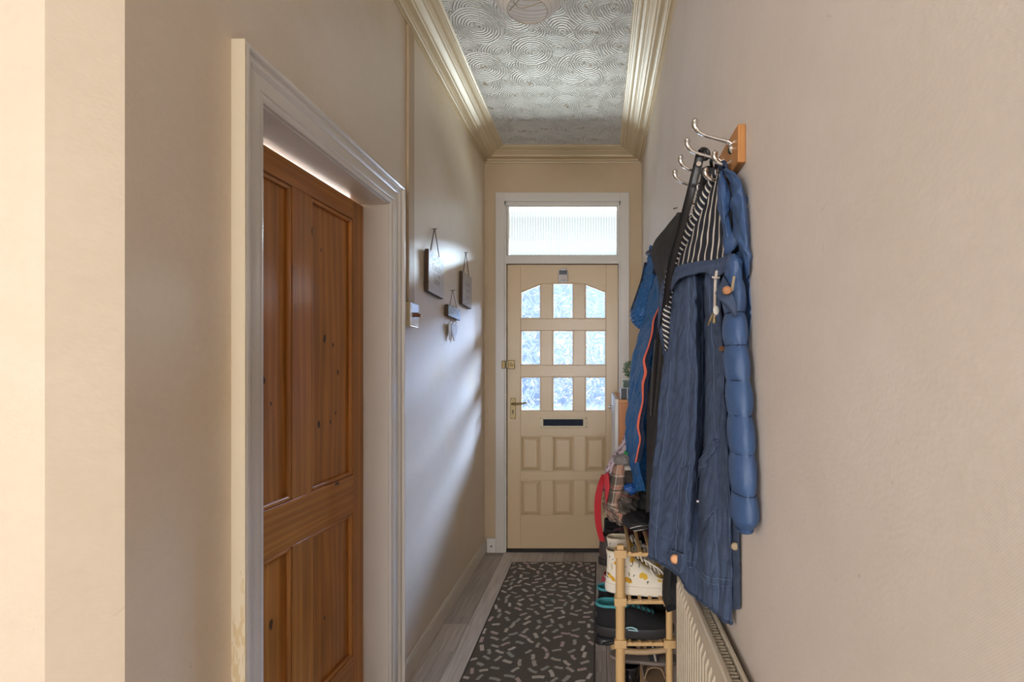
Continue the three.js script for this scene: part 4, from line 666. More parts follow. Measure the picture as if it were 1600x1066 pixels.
function sign(name, label, z0, z1, y0, y1, th, map, apexY, cordM2, cordR, tilt = 0) {             // a board on the left wall from its near to its far end
  const s = thing(name, label, 'sign', 'hanging wooden signs on left wall'); const zc = (z0 + z1) / 2, w = Math.abs(z1 - z0), h = y1 - y0;
  s.position.set(XL + 0.004, (y0 + y1) / 2, zc); s.rotation.set(tilt, 0, 0);
  const board = new RoundedBoxGeometry(th, h, w, 2, 0.0025); board.translate(th / 2, 0, 0); obj('board', boxUV(board), edgeWood, s);
  const f = new THREE.PlaneGeometry(w - 0.004, h - 0.004); f.rotateY(Math.PI / 2); f.translate(th + 0.0006, 0, 0); obj('painted_face', f, mat('#ffffff', 0.45, { map }), s);
  const ap = apexY - (y0 + y1) / 2, inset = w * 0.3;
  obj('hanging_cord', [ribbon([V(th * 0.6, h / 2 - 0.004, inset), V(th * 0.4, ap, 0.003)], cordR, V(0, 0, 1), 0.0025, 12), ribbon([V(th * 0.6, h / 2 - 0.004, -inset), V(th * 0.4, ap, -0.003)], cordR, V(0, 0, 1), 0.0025, 12)], cordM2, s);
  obj('nail', [cyl(0.002, 0.002, 0.02).rotateZ(Math.PI / 2).translate(th * 0.3, ap, 0), ball(0.0035, th * 0.3 + 0.01, ap, 0)], mat('#8c7a5c', 0.4, { metalness: 0.7 }), s);
  return s;
}
const twine = mat('#7a6654', 0.9);
sign('hanging_sign', 'grey wooden sign with blue flowers along its top, hung by a ribbon', -2.331, -2.561, 1.637, 1.832, 0.018, signTex('#c6bcb4', '#4a403a', [['Family', 0.42, 92], ['is a little', 0.56, 56], ['Time', 0.74, 88]], { n: 60, c: ['#5d8090', '#7fa0a8', '#8aa2a0', '#d9dcd8'], y: 0.12 }), 1.957, mat('#6f5c54', 0.9), 0.009, -0.03);
sign('hanging_sign', 'distressed brown grey wooden sign with faint lettering nearest the front door', -2.923, -3.135, 1.650, 1.842, 0.016, signTex('#b0a79f', '#6c645e', [['Home', 0.36, 80], ['sweet', 0.56, 70], ['Home', 0.78, 80]], { n: 50, c: ['#7d7a72', '#b9b4aa', '#6a6258', '#c9c6be'], y: 0.9 }), 1.972, mat('#57453a', 0.9), 0.009, -0.02);
{ const s = sign('hanging_sign', 'small pale blue wooden sign with two white hearts dangling below', -2.64, -2.875, 1.556, 1.617, 0.017, signTex('#bccbdb', '#7687a0', [['Love', 0.66, 130]], { n: 40, c: ['#c9d4e0', '#8fa2bb', '#dfe6ee'], y: 0.5 }, 512, 140), 1.708, twine, 0.003, -0.02);
  const hs = new THREE.Shape(); hs.moveTo(0, -0.05); hs.bezierCurveTo(-0.012, -0.03, -0.034, 0.0, -0.034, 0.022); hs.bezierCurveTo(-0.034, 0.046, -0.006, 0.046, 0, 0.024); hs.bezierCurveTo(0.006, 0.046, 0.034, 0.046, 0.034, 0.022); hs.bezierCurveTo(0.034, 0, 0.012, -0.03, 0, -0.05);
  const hg = new THREE.ExtrudeGeometry(hs, { depth: 0.006, bevelEnabled: true, bevelSize: 0.0015, bevelThickness: 0.0015, bevelSegments: 2, curveSegments: 16 }); hg.rotateY(Math.PI / 2);
  for (const z of [0.055, -0.03]) { const h = obj('heart', hg, mat('#dfdfe2', 0.35), s); h.position.set(0.004, -0.098, z); h.rotation.y = z > 0 ? 0.25 : -0.2;
    for (const q of [0.017, -0.017]) obj('cord', tube([V(0.006, 0.034, q), V(0.006, 0.07, q)], 0.0012, 4, 5), twine, h); } }

// ───────── cabinet by the front door and what stands on it ─────────
{ const c = thing('hall_cabinet', 'slim white fronted hall cabinet with orange wood side beside front door', 'cabinet'); const x0 = 0.085, D0 = 2.6, D1 = 3.3, top = 1.128;
  const side = mat('#ffffff', 0.45, { map: tex(128, 512, (u, v) => { const k = 12 * nz(u * 30, v * 3, 2) + 7 * nz(u * 90, v * 9, 5); return [190 + k, 122 + k, 70 + k * 0.7]; }, true, 1 / 0.2, 1 / 0.8) }), white = mat('#d9d4ce', 0.4);
  obj('carcass', [B(x0 + 0.018, XR - 0.002, 0.0, top - 0.016, -D1, -D0, 0.002)], side, c);
  obj('top', B(x0 + 0.016, XR - 0.002, top - 0.016, top, -D1 - 0.002, -D0 + 0.002, 0.002), mat('#c98d57', 0.45), c);
  for (const [a, b] of [[0.06, 0.42], [0.425, 0.78], [0.785, top + 0.002]]) { const d = obj('drop_door', B(x0, x0 + 0.017, a, b, -D1, -D0, 0.002), white, c); obj('knob', [cyl(0.0045, 0.006, 0.016).rotateZ(Math.PI / 2).translate(x0 - 0.008, b - 0.065, -2.95), ball(0.011, x0 - 0.02, b - 0.065, -2.95)], chrome, d); }
  const s = thing('black_box', 'small black box with white edges on hall cabinet', 'box');
  obj('case', B(0.118, 0.2, top, top + 0.055, -2.74, -2.65, 0.003), mat('#20222b', 0.4), s); obj('white_edge', [B(0.115, 0.118, top, top + 0.057, -2.742, -2.648, 0.001), B(0.115, 0.203, top + 0.055, top + 0.058, -2.742, -2.648, 0.001), B(0.148, 0.152, top, top + 0.055, -2.65, -2.6485)], mat('#c9cdd6', 0.4), s);
  const j = thing('glass_jar', 'clear square glass jar on the small black box', 'jar'); const jy = top + 0.059;
  const gl = phys('#dfe8e4', 0.08, { transmission: 0.9, thickness: 0 }); obj('glass', [B(0.126, 0.128, jy, jy + 0.042, -2.72, -2.67), B(0.168, 0.17, jy, jy + 0.042, -2.72, -2.67), B(0.128, 0.168, jy, jy + 0.042, -2.672, -2.67), B(0.128, 0.168, jy, jy + 0.042, -2.72, -2.718)], gl, j);
  obj('stem_filler', [B(0.131, 0.165, jy, jy + 0.03, -2.714, -2.676, 0.006)], mat('#55614f', 0.8), j); obj('rim', [B(0.125, 0.171, jy + 0.041, jy + 0.044, -2.721, -2.719), B(0.125, 0.171, jy + 0.041, jy + 0.044, -2.671, -2.669), B(0.125, 0.128, jy + 0.041, jy + 0.044, -2.72, -2.67)], mat('#d4dad8', 0.3), j);
  const t = thing('topiary_plant', 'small round artificial topiary bush beside the glass jar on hall cabinet', 'plant'); const ctr = P(987, 577, 2.78);
  obj('pot', [new THREE.LatheGeometry([[0.001, 0], [0.028, 0], [0.034, 0.05], [0.031, 0.05], [0.028, 0.04], [0.001, 0.04]].map(([r, y]) => new THREE.Vector2(r, y)), 24).translate(ctr.x + 0.012, top, ctr.z)], mat('#d6d9da', 0.4), t);
  obj('stem', [tube([V(ctr.x + 0.012, top + 0.03, ctr.z), V(ctr.x + 0.008, top + 0.08, ctr.z), V(ctr.x, ctr.y, ctr.z)], 0.004)], mat('#8f8b80', 0.8), t);
  for (let v = 0; v < 3; v++) { const l = []; for (let k = 0; k < 150; k++) { const d = V(rr(-1, 1), rr(-1, 1), rr(-1, 1)).normalize(), q = ctr.clone().addScaledVector(d, 0.049 * Math.pow(rr(0.25, 1), 0.4)); const g = new THREE.SphereGeometry(rr(0.004, 0.007), 5, 4); g.scale(1, 0.35, 0.7); g.rotateX(rr(0, 6)); g.rotateY(rr(0, 6)); g.translate(q.x, q.y, q.z); l.push(g); } const o = obj('foliage', l, mat(['#3e5a3a', '#5c7a4e', '#86997a'][v], 0.7), t); o.userData.kind = 'stuff'; } }

// ───────── radiator ─────────
{ const r = thing('radiator', 'cream double panel radiator with vertical ribs on right wall', 'radiator'); const z0 = -1.585, z1 = -0.72, top = 0.70, bot = 0.14, xf = 0.243, rm = mat('#cdbfa8', 0.38);
  const panel = (x, h) => { const pts = [], n = 26, w = (Math.abs(z1 - z0) - 0.05) / n; pts.push([0, z0]); pts.push([0, z0 + 0.02]); for (let k = 0; k < n; k++) { const a = z0 + 0.025 + k * w; pts.push([0, a + w * 0.12], [-h, a + w * 0.26], [-h, a + w * 0.72], [0, a + w * 0.86]); } pts.push([0, z1]);
    const rows = []; for (const [y, s] of [[bot, 0], [bot + 0.03, 0], [bot + 0.045, 1], [top - 0.062, 1], [top - 0.045, 0], [top - 0.02, 0], [top - 0.008, 0]]) rows.push(pts.map(([dx, z]) => V(x + dx * s, y, z)));
    return toCreasedNormals(gridGeo(rows), 0.45); };
  obj('front_panel', [panel(xf, 0.007), B(xf - 0.001, xf + 0.014, top - 0.014, top, z0, z1, 0.006), B(xf - 0.0005, xf + 0.01, bot, bot + 0.014, z0, z1, 0.005), B(xf, xf + 0.012, bot, top - 0.004, z0, z0 + 0.003), B(xf, xf + 0.012, bot, top - 0.004, z1 - 0.003, z1), B(xf + 0.01, xf + 0.012, bot, top - 0.01, z0, z1)], rm, r);
  obj('back_panel', [B(0.279, 0.289, bot, top - 0.004, z0, z1, 0.004)], rm, r);
  { const rows = [[], []], pitch = 0.024, n = Math.floor(Math.abs(z1 - z0) / pitch); for (let k = 0; k < n; k++) for (const [dx, f] of [[0.257, 0.0], [0.257, 0.42], [0.277, 0.5], [0.277, 0.92]]) { rows[0].push(V(dx, top - 0.012, z0 + (k + f) * pitch)); rows[1].push(V(dx, bot + 0.03, z0 + (k + f) * pitch)); } obj('convector_fins', toCreasedNormals(gridGeo(rows), 0.3), rm, r); }
  for (const z of [-1.4, -0.9]) obj('wall_bracket', B(0.288, XR - 0.0005, 0.6, 0.64, z - 0.02, z + 0.02), rm, r);
  obj('valve', [cyl(0.014, 0.014, 0.05).translate(0.262, bot + 0.02, z0 - 0.025), tube([V(0.262, bot + 0.02, z0 - 0.025), V(0.262, 0.0, z0 - 0.025)], 0.0075), tube([V(0.262, bot + 0.02, z0 - 0.025), V(0.262, bot + 0.02, z0 + 0.01)], 0.008)], chrome, r); }

// ───────── bamboo shoe rack ─────────
const bamTex = tex(128, 512, (u, v) => { const k = 10 * nz(u * 26, v * 3, 3) + 8 * nz(u * 70, v * 9, 6); return [206 + k, 168 + k, 116 + k * 0.8]; }, true, 1 / 0.08, 1 / 0.5);
const bam = mat('#ffffff', 0.5, { map: bamTex });
const SY = [0.685, 0.528, 0.39, 0.195, 0.06], rx0 = 0.0725, rx1 = 0.234, rz0 = -1.69, rz1 = -2.36;
const sr = thing('shoe_rack', 'light bamboo shoe rack with slatted shelves standing beside radiator', 'shoe rack');
for (const [x, z, h] of [[rx0, rz0, SY[0] + 0.004], [rx1, rz0, SY[0] + 0.004], [rx0, rz1, SY[0] + 0.1], [rx1, rz1, SY[0] + 0.1]]) {
  const p = obj('post', new THREE.CylinderGeometry(x > 0.1 ? 0.0115 : 0.0155, x > 0.1 ? 0.0115 : 0.0165, h, 18).translate(x, h / 2, z), bam, sr);
  obj('post_cap', [cyl(0.018, 0.018, 0.008).translate(x, h, z), B(x - 0.011, x + 0.011, h, h + 0.022, z - 0.011, z + 0.011, 0.002)], bam, p);
}
for (const y of SY) {
  for (const z of [rz0, rz1]) { obj('rail', B(rx0, rx1, y - 0.012, y, z - 0.007, z + 0.007, 0.002), bam, sr); for (const x of [rx0, rx1]) obj('clip', B(x - 0.02, x + 0.02, y - 0.014, y + 0.012, z - 0.019, z + 0.019, 0.002), bam, sr); }
  for (let k = 0; k < 4; k++) { const x = lerp(rx0 + 0.03, rx1 - 0.03, k / 3); obj('slat', B(x - 0.0055, x + 0.0055, y - 0.001, y + 0.008, rz1 - 0.016, rz0 + 0.02, 0.0015), bam, sr); }
}
for (const y of [SY[2] - 0.03, SY[4] - 0.03]) obj('brace', [tube([V(rx0, y, rz0), V((rx0 + rx1) / 2, y - 0.004, rz0), V(rx1, y + 0.004, rz0)], 0.0095, 20, 10)], mat('#ab8e6b', 0.55), sr);

// ───────── shoes ─────────
// rings stacked by height: [height, heel end, toe end, half width] with x along the shoe from heel to toe
function ringPts(y, a, b, w, n = 44, waist = 0.12, N = 2.5) { const out = []; for (let i = 0; i <= n; i++) { const t = i / n * 2 * Math.PI, c = Math.cos(t), s = Math.sin(t), x = (a + b) / 2 + (b - a) / 2 * Math.sign(c) * Math.pow(Math.abs(c), 2 / N), f = clamp((x - a) / (b - a)); out.push(V(x, y, w * Math.sign(s) * Math.pow(Math.abs(s), 2 / N) * (1 - waist * Math.exp(-Math.pow((f - 0.42) / 0.16, 2)) - 0.12 * smooth(0.35, 0, f)))); } return out; }
function rings(list, sub = 6, opt = {}) { const R = [], n = list.length; for (let k = 0; k < (n - 1) * sub + 1; k++) { const t = k / sub, i = Math.min(n - 2, Math.floor(t)), f = t - i, g = (j) => { const q = (m) => list[clamp(m, 0, n - 1)][j]; const p0 = q(i - 1), p1 = q(i), p2 = q(i + 1), p3 = q(i + 2); return 0.5 * (2 * p1 + (p2 - p0) * f + (2 * p0 - 5 * p1 + 4 * p2 - p3) * f * f + (3 * p1 - p0 - 3 * p2 + p3) * f * f * f); }; R.push(ringPts(g(0), g(1), g(2), g(3), 44, opt.waist ?? 0.12)); } return R; }
function shoe(name, label, category, grp, spec) {
  const s = thing(name, label, category, grp); const L = spec.L;
  const up = rings(spec.upper.map(([y, a, b, w]) => [y, a * L, b * L, w * L]), 6, spec);
  const g = gridGeo(up); { const uv = g.attributes.uv, p = g.attributes.position; for (let i = 0; i < uv.count; i++) uv.setXY(i, p.getX(i) / 0.26, (p.getY(i) + Math.abs(p.getZ(i)) * 0.6) / 0.26); }
  obj('upper', g, spec.upperM, s);
  obj('sole', gridGeo(rings(spec.sole.map(([y, a, b, w]) => [y, a * L, b * L, w * L]), 4, spec), 2), spec.soleM, s);
  const topR = spec.upper[spec.upper.length - 1], inn = [[topR[0], topR[1], topR[2], topR[3]], [topR[0] + 0.003, topR[1] + 0.012, topR[2] - 0.015, topR[3] - 0.012], [topR[0] - 0.02, topR[1] + 0.03, topR[2] - 0.02, topR[3] - 0.02], [0.03, topR[1] + 0.04, topR[2] + 0.02, topR[3] - 0.02]].map(([y, a, b, w]) => [y, a * L, b * L, w * L]);
  obj('lining', gridGeo(rings(inn, 4), 0), spec.liningM, s);
  if (spec.laces) { const tg = spec.tongue; obj('tongue', (() => { const rows = []; for (let k = 0; k <= 12; k++) { const t = k / 12, x = lerp(tg[0][0], tg[1][0], t) * L, y = lerp(tg[0][1], tg[1][1], t) + 0.006; rows.push([-1, -0.5, 0, 0.5, 1].map((q) => V(x, y + 0.004 * (1 - q * q), q * lerp(0.014, 0.022, t)))); } return gridGeo(rows); })(), spec.tongueM || spec.upperM, s);
    for (let k = 0; k < spec.laces; k++) { const t = (k + 0.4) / spec.laces, x = lerp(tg[0][0], tg[1][0], t) * L, y = lerp(tg[0][1], tg[1][1], t) + 0.01, w = lerp(0.02, 0.027, t); obj('lace', tube([V(x + 0.004, y - 0.009, -w), V(x, y + 0.004, -w * 0.4), V(x - 0.004, y + 0.004, w * 0.4), V(x + 0.002, y - 0.009, w)], spec.laceR || 0.0024, 14, 6), spec.laceM, s); } }
  return s;
}
function placeShoe(s, x, y, z, ry = 0, rz = 0, rx = 0) { s.position.set(x, y, z); s.rotation.set(rx, ry, rz, 'YXZ'); return s; }
function again(src, label) { const c = src.clone(); c.name = numbered(src.name.replace(/_\d{3}$/, '')); c.userData = { ...src.userData }; if (label) c.userData.label = label; scene.add(c); return c; }
// lemon print high tops
const lemonTex = canvasTex(1024, 1024, (g, w, h) => { g.fillStyle = '#e9dfcd'; g.fillRect(0, 0, w, h);
  for (let k = 0; k < 26; k++) { const x = (k % 5 + 0.5 + rr(-0.3, 0.3)) * w / 5, y = (Math.floor(k / 5) + 0.5 + rr(-0.25, 0.25)) * h / 5; for (const [dx, dy] of [[0, 0], [46, 14]]) { g.fillStyle = rnd() < 0.5 ? '#d9a12c' : '#e0b440'; g.save(); g.translate(x + dx, y + dy); g.rotate(rr(-0.5, 0.5)); g.beginPath(); g.ellipse(0, 0, 34, 26, 0, 0, 7); g.fill(); g.beginPath(); g.ellipse(33, 0, 8, 6, 0, 0, 7); g.fill(); g.restore(); }
    for (let q = 0; q < 5; q++) { const lx = x + rr(-95, 105), ly = y + rr(-75, 85); g.fillStyle = '#4c4a34'; g.save(); g.translate(lx, ly); g.rotate(rr(0, 3)); g.beginPath(); g.ellipse(0, 0, rr(12, 24), rr(4, 7), 0, 0, 7); g.fill(); g.restore(); } } });
lemonTex.repeat.set(1, 1);
const lemonM = mat('#ffffff', 0.85, { map: lemonTex, bumpMap: twill, bumpScale: 0.0003 }), offW = mat('#e0d6c6', 0.7), cotton = mat('#d9cfbf', 0.9);
const hi = shoe('high_top_shoe', 'cream high top canvas shoe printed with lemons, front one of its pair', 'shoe', 'lemon print high tops', {
  L: 0.235, upper: [[0.02, 0.02, 0.985, 0.185], [0.04, 0.01, 0.97, 0.19], [0.058, 0.015, 0.86, 0.175], [0.076, 0.02, 0.68, 0.155], [0.098, 0.02, 0.5, 0.14], [0.118, 0.015, 0.4, 0.142], [0.136, 0.0, 0.35, 0.15]],
  sole: [[0, 0.01, 0.99, 0.19], [0.006, 0, 1, 0.198], [0.024, 0.0, 1.0, 0.2], [0.03, 0.005, 0.995, 0.196]], upperM: lemonM, soleM: offW, liningM: mat('#cbbda4', 0.9), laces: 7, tongue: [[0.8, 0.062], [0.36, 0.135]], tongueM: cotton, laceM: cotton, laceR: 0.003 });
placeShoe(hi, 0.022, SY[1] + 0.008, -1.755, -0.06, -0.03);
const hi2 = again(hi, 'cream high top canvas shoe printed with lemons, rear one of its pair'); placeShoe(hi2, 0.03, SY[1] + 0.008, -1.88, -0.1, 0);
for (const [o, pts] of [[hi, [[0.13, 0.118, 0.03], [0.155, 0.11, 0.045], [0.19, 0.085, 0.045], [0.2, 0.06, 0.04], [0.17, 0.07, 0.05], [0.15, 0.095, 0.048]]], [hi, [[0.12, 0.125, 0.0], [0.165, 0.115, 0.0], [0.2, 0.09, 0.01], [0.215, 0.06, 0.02]]], [hi2, [[0.13, 0.12, 0.03], [0.16, 0.115, 0.04], [0.2, 0.085, 0.04]]]]) obj('loose_lace', tube(pts.map((p) => V(...p)), 0.003, 40, 6), cotton, o);
// black trainers with teal lining
const knit = mat('#0f0f12', 0.9, { bumpMap: tex(128, 128, (u, v) => 128 + 100 * Math.sin(u * 200) * Math.sin(v * 200), false, 1 / 0.5, 1 / 0.5), bumpScale: 0.0006 }), teal = mat('#3f8f97', 0.8), rubber = mat('#222122', 0.6), blackLace = mat('#0e0e10', 0.7);
const trainer = shoe('running_shoe', 'black running shoe with teal lining, front one of its pair', 'shoe', 'black running shoes with teal lining', {
  L: 0.268, upper: [[0.022, 0.02, 0.985, 0.17], [0.045, 0.01, 0.95, 0.172], [0.06, 0.02, 0.83, 0.155], [0.076, 0.03, 0.66, 0.135], [0.09, 0.025, 0.52, 0.125], [0.1, 0.015, 0.43, 0.125]],
  sole: [[0, 0.05, 0.95, 0.165], [0.006, 0.01, 0.985, 0.18], [0.026, -0.015, 1.0, 0.186], [0.036, -0.01, 0.985, 0.18]], upperM: knit, soleM: rubber, liningM: teal, laces: 5, tongue: [[0.74, 0.068], [0.42, 0.098]], tongueM: teal, laceM: blackLace });
obj('collar', [tube(ringPts(0.101, 0.006, 0.115, 0.0335, 24).slice(0, 24), 0.0048, 60, 8, true)], teal, trainer).userData.label = 'teal padded collar';
obj('logo_flash', [tube([V(0.105, 0.04, 0.047), V(0.122, 0.043, 0.0475), V(0.142, 0.037, 0.0478)], 0.0025, 16, 6), tube([V(0.112, 0.035, 0.0478), V(0.145, 0.032, 0.048)], 0.002, 10, 6)], mat('#9fc4cf', 0.5), trainer);
placeShoe(trainer, -0.012, SY[2] + 0.008, -1.735, -0.05, 0.0);
const tr2 = again(trainer, 'black running shoe with teal lining, rear one of its pair'); placeShoe(tr2, -0.008, SY[2] + 0.008, -1.86, -0.08, 0);
// heeled ankle boot heels, brown sandals, patent boot, pale shoes with red trim, dark shoes under the top shelf
const blackLeather = mat('#18171a', 0.3), brownL = mat('#a08468', 0.6), paleM = mat('#b9a99c', 0.8), redM = mat('#a8444e', 0.7);
const heel = shoe('ankle_boot', 'black ankle boot with block heel tucked behind the running shoes', 'boot', null, { L: 0.245, upper: [[0.02, 0.02, 0.98, 0.16], [0.04, 0.01, 0.9, 0.16], [0.065, 0.02, 0.66, 0.14], [0.09, 0.03, 0.48, 0.13]], sole: [[0, 0, 0.3, 0.14], [0.012, 0, 0.5, 0.15], [0.02, 0, 0.99, 0.165], [0.026, 0, 0.99, 0.165]], upperM: blackLeather, soleM: mat('#201e20', 0.35), liningM: mat('#2b2829', 0.8) });
placeShoe(heel, -0.012, SY[3] + 0.008, -2.04, 0, 0);
const pale = shoe('trainer', 'pale pink grey trainer with red trim behind bamboo post', 'shoe', null, { L: 0.24, upper: [[0.02, 0.02, 0.98, 0.18], [0.045, 0.01, 0.92, 0.18], [0.065, 0.02, 0.7, 0.15], [0.09, 0.02, 0.45, 0.14]], sole: [[0, 0, 0.99, 0.18], [0.024, 0, 1, 0.186]], upperM: paleM, soleM: mat('#cfc4bb', 0.7), liningM: redM, laces: 4, tongue: [[0.76, 0.07], [0.42, 0.09]], laceM: mat('#e6ddd4', 0.9) });
obj('heel_patch', [new THREE.SphereGeometry(0.03, 14, 10).scale(0.55, 1, 1.0).translate(0.012, 0.06, 0)], redM, pale);
placeShoe(pale, 0.015, SY[2] + 0.008, -2.0, -0.1, 0);
const darkBoot = shoe('boot', 'dark brown leather boot heel behind the lemon high tops', 'boot', null, { L: 0.26, upper: [[0.02, 0.02, 0.98, 0.17], [0.045, 0.01, 0.9, 0.17], [0.075, 0.015, 0.6, 0.14], [0.11, 0.02, 0.45, 0.13]], sole: [[0, 0, 0.99, 0.17], [0.024, 0, 1, 0.176]], upperM: mat('#3a302b', 0.5), soleM: mat('#211d1b', 0.6), liningM: mat('#2a2422', 0.8) });
placeShoe(darkBoot, 0.0, SY[1] + 0.008, -1.985, 0, 0);
{ const o = shoe('patent_shoe', 'black patent leather shoe with open top on the low shelf', 'shoe', null, { L: 0.25, upper: [[0.02, 0.02, 0.985, 0.17], [0.04, 0.01, 0.95, 0.17], [0.056, 0.02, 0.7, 0.165], [0.072, 0.01, 0.5, 0.16]], sole: [[0, 0.02, 0.98, 0.165], [0.008, 0, 0.99, 0.172], [0.022, 0, 0.99, 0.172]], upperM: mat('#131215', 0.12), soleM: rubber, liningM: mat('#1d1a1a', 0.6) }); placeShoe(o, 0.108, SY[3] + 0.008, -1.72, Math.PI / 2, 0); }
{ const o = thing('sandal', 'brown leather sandal with crossed straps on shelf below running shoes', 'sandal'); const L = 0.24;
  obj('sole', gridGeo(rings([[0, 0, 1, 0.17], [0.012, 0, 1, 0.175], [0.016, 0.01, 0.99, 0.165]].map(([y, a, b, w]) => [y, a * L, b * L, w * L]), 3), 2), mat('#8b7157', 0.6), o);
  for (const [x0, x1, h] of [[0.13, 0.2, 0.035], [0.2, 0.13, 0.04], [0.06, 0.06, 0.05]]) obj('strap', ribbon([V(x0, 0.014, -0.036), V(lerp(x0, x1, 0.3), h, -0.02), V(lerp(x0, x1, 0.7), h, 0.02), V(x1, 0.014, 0.036)], 0.024, V(1, 0, 0.1), 0.003, 24), brownL, o);
  placeShoe(o, 0.195, SY[3] + 0.008, -1.72, Math.PI / 2 - 0.02); }
{ const o = thing('flip_flop', 'grey striped flat shoe sole leaning on the rack under the running shoes', 'shoe'); obj('sole', gridGeo(rings([[0, 0, 1, 0.17], [0.014, 0, 1, 0.175]].map(([y, a, b, w]) => [y, a * 0.24, b * 0.24, w * 0.24]), 3), 2), mat('#7d7068', 0.8), o); obj('strap', ribbon([V(0.15, 0.014, -0.035), V(0.14, 0.05, 0), V(0.15, 0.014, 0.035)], 0.03, V(1, 0, 0), 0.004), mat('#c9c2ba', 0.8, { map: stripes }), o); placeShoe(o, 0.04, SY[3] + 0.088, -1.79, 0.05, -0.1); }
for (const [z, lab] of [[-1.98, 'black trainer under the slatted top shelf, nearer of two'], [-2.11, 'black trainer under the slatted top shelf, farther of two']]) { const o = shoe('trainer', lab, 'shoe', null, { L: 0.26, upper: [[0.02, 0.02, 0.985, 0.17], [0.045, 0.01, 0.93, 0.17], [0.07, 0.02, 0.7, 0.14], [0.095, 0.02, 0.45, 0.13]], sole: [[0, 0.02, 0.98, 0.17], [0.026, 0, 1, 0.178]], upperM: knit, soleM: rubber, liningM: mat('#26242a', 0.8), laces: 4, tongue: [[0.74, 0.07], [0.42, 0.09]], laceM: z > -2 ? mat('#b0447c', 0.8) : blackLace }); placeShoe(o, 0.02, SY[1] + 0.008 + 0.0, z - 0.12, -0.05, 0); }

// ───────── heap of clothes on the rack ─────────
function blob(c, r, amp, s, n = 44, f = 3) { const g = new THREE.SphereGeometry(1, n, Math.round(n * 0.7)), p = g.attributes.position; for (let i = 0; i < p.count; i++) { const d = V(p.getX(i), p.getY(i), p.getZ(i)), k = 1 + amp * fbm(d.x * f + s, d.y * f, d.z * f + s, 4) - amp * 0.7 * Math.pow(1 - Math.min(1, 3 * Math.abs(nz(d.x * f * 0.9, d.y * f * 1.3 + s, d.z * f * 0.9))), 2); p.setXYZ(i, c.x + d.x * r[0] * k, c.y + d.y * r[1] * k, c.z + d.z * r[2] * k); } g.computeVertexNormals(); const uv = g.attributes.uv; for (let i = 0; i < uv.count; i++) uv.setXY(i, p.getX(i) * 0.8 + p.getZ(i) * 0.6 + p.getY(i) * 0.25, p.getY(i) + p.getX(i) * 0.3); return g; }
const plaid = canvasTex(512, 512, (g, w, h) => { g.fillStyle = '#8a7563'; g.fillRect(0, 0, w, h); const band = (c, a, b) => { g.globalAlpha = 0.55; g.fillStyle = c; g.fillRect(a, 0, b, h); g.fillRect(0, a, w, b); g.globalAlpha = 1; }; band('#3b3532', 0, 120); band('#b98a72', 170, 110); band('#46403c', 320, 90); band('#d9cfc4', 140, 12); band('#d9cfc4', 300, 10); band('#a5463f', 440, 12); band('#2e2a28', 470, 20); }, 1 / 0.14, 1 / 0.14);
const plM = mat('#ffffff', 0.92, { map: plaid, bumpMap: twill, bumpScale: 0.0005 });
const ps = thing('plaid_shirt', 'crumpled brown and black plaid shirt in the heap on shoe rack', 'shirt');
obj('cloth', [blob(P(971, 782, 1.95), [0.072, 0.088, 0.12], 0.32, 3)], plM, ps);
obj('sleeve', cloth([[[728, 958, 1.93], [755, 952, 1.89], [790, 948, 1.87]], [[726, 966, 1.9], [755, 962, 1.86], [792, 956, 1.84]], [[726, 974, 1.9], [758, 972, 1.86], [794, 964, 1.845]], [[728, 976, 1.95], [758, 976, 1.92], [794, 966, 1.9]]], { rows: 30, per: 8, disp: (u, v) => 0.006 * fbm(u * 8, v * 4, 7), cap: 2 }).geo, plM, ps);
const scarfT = tex(256, 256, (u, v) => { const k = per(u, v, 9, 2), q = per(u, v, 22, 6); return k > 0.12 ? [120, 96, 104] : q > 0.1 ? [212, 190, 196] : [176, 158, 166]; }, true, 1 / 0.12, 1 / 0.12);
const sc = thing('print_scarf', 'pink and grey patterned scarf draped down the heap on shoe rack', 'scarf');
obj('cloth', cloth([
  [[664, 980, 2.12], [690, 972, 2.08], [705, 963, 2.04], [715, 955, 2.0], [735, 946, 1.97], [755, 939, 1.95], [769, 936, 1.94]],
  [[668, 986, 2.06], [694, 978, 2.02], [709, 966, 1.99], [720, 957, 1.96], [740, 949, 1.93], [757, 943, 1.91], [771, 938, 1.92]],
  [[690, 990, 2.04], [704, 984, 2.0], [715, 972, 1.98], [724, 962, 1.95], [744, 954, 1.93], [759, 946, 1.915], [770, 941, 1.925]],
  [[690, 990, 2.14], [706, 986, 2.1], [716, 974, 2.06], [726, 964, 2.03], [746, 956, 2.0], [760, 948, 1.98], [768, 942, 1.95]]],
{ rows: 60, per: 8, disp: (u, v) => 0.01 * fbm(u * 7, v * 9, 5) - 0.006 * Math.pow(1 - Math.min(1, 4 * Math.abs(nz(u * 6, v * 7, 8))), 2), cap: 2 }).geo, mat('#ffffff', 0.9, { map: scarfT }), sc);
tag(obj('grey_hat', [blob(P(973, 719, 1.93), [0.034, 0.022, 0.045], 0.18, 9)], mat('#8d8580', 0.95, { bumpMap: twill, bumpScale: 0.001 })), 'soft grey knitted hat in the heap on shoe rack', 'hat');
{ const c = obj('green_glove', [blob(P(986, 712, 1.95), [0.03, 0.03, 0.03], 0.15, 15)], mat('#2f8a45', 0.85)); tag(c, 'bright green glove tucked in the heap behind the anorak', 'glove'); }
{ const c = obj('white_sock', [blob(P(982, 731, 1.92), [0.024, 0.012, 0.03], 0.3, 25)], mat('#b9b0a6', 0.9)); tag(c, 'crumpled pale sock under the green glove in the heap', 'sock'); }
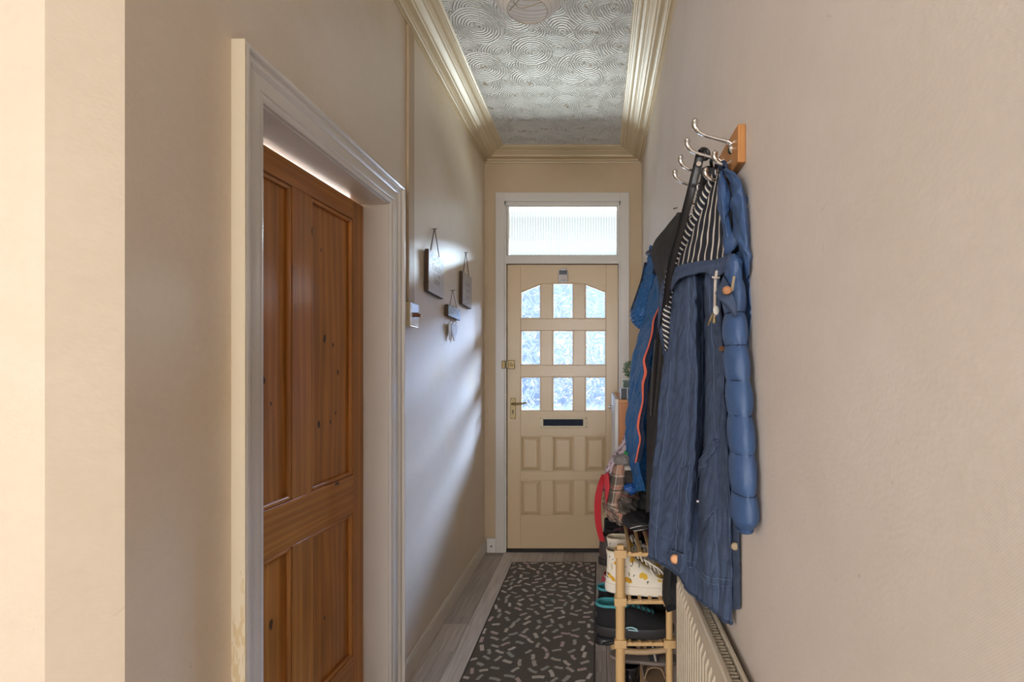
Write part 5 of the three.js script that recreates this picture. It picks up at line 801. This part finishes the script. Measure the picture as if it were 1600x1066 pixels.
tag(obj('dark_beanie', [blob(P(985, 744, 1.92), [0.045, 0.03, 0.05], 0.16, 35)], mat('#39322f', 0.9, { bumpMap: twill, bumpScale: 0.001 })), 'dark brown woollen beanie in the middle of the heap', 'hat');
tag(obj('blue_bag', [blob(P(984, 764, 1.885), [0.03, 0.022, 0.03], 0.2, 45)], mat('#1f4c8c', 0.5)), 'bright blue folded nylon pouch in the heap on shoe rack', 'bag');
{ const b = thing('black_bag', 'black flat shoulder bag under the heap on top shelf', 'bag'); obj('body', [blob(P(1001, 812, 1.84), [0.07, 0.028, 0.1], 0.12, 55, 40, 2)], mat('#1e1c1d', 0.55, { bumpMap: nylonBump, bumpScale: 0.002 }), b); obj('zip', [tube([P(984, 826, 1.745), P(1000, 822, 1.74), P(1014, 821, 1.745)], 0.0022), tube([P(990, 830, 1.742), P(1003, 828, 1.738), P(1014, 825, 1.742)], 0.002)], mat('#9a9590', 0.3, { metalness: 0.8 }), b); }
tag(obj('black_jumper', [blob(P(1014, 782, 2.0), [0.075, 0.06, 0.13], 0.25, 65)], mat('#211f20', 0.9)), 'folded black jumper at the back of the heap under the anorak', 'jumper');
{ const rb = thing('red_strap', 'bright red fabric strap hanging down from the heap', 'strap'); obj('strap', ribbon([P(944, 742, 1.93), P(939, 757, 1.905), P(935, 775, 1.9), P(934, 800, 1.9), P(936, 825, 1.9), P(941, 846, 1.9)], (t) => 0.02 + 0.007 * Math.sin(t * 3), V(1, 0.0, 0.5), 0.003, 40), mat('#a3131f', 0.7), rb);
  obj('folded_end', cloth([[[742, 944, 1.9], [760, 944, 1.885], [790, 947, 1.88]], [[738, 950, 1.88], [760, 952, 1.865], [780, 949, 1.87]], [[742, 952, 1.9], [760, 953, 1.89], [785, 949, 1.885]]], { rows: 16, per: 6, disp: (u, v) => 0.003 * nz(u * 9, v * 9, 2), cap: 2 }).geo, mat('#b23038', 0.8), rb); }
tag(obj('burgundy_shoe_bag', [blob(P(978, 836, 2.05), [0.06, 0.026, 0.06], 0.2, 75)], mat('#5a2a30', 0.8)), 'burgundy cloth pouch lying under the slatted top shelf', 'pouch');
tag(obj('dark_wellington', [blob(P(950, 852, 2.12), [0.028, 0.05, 0.04], 0.15, 85)], mat('#23262e', 0.7)), 'dark blue cloth bundle hanging behind the bamboo post', 'cloth bundle');
renderer.render(scene, camera);
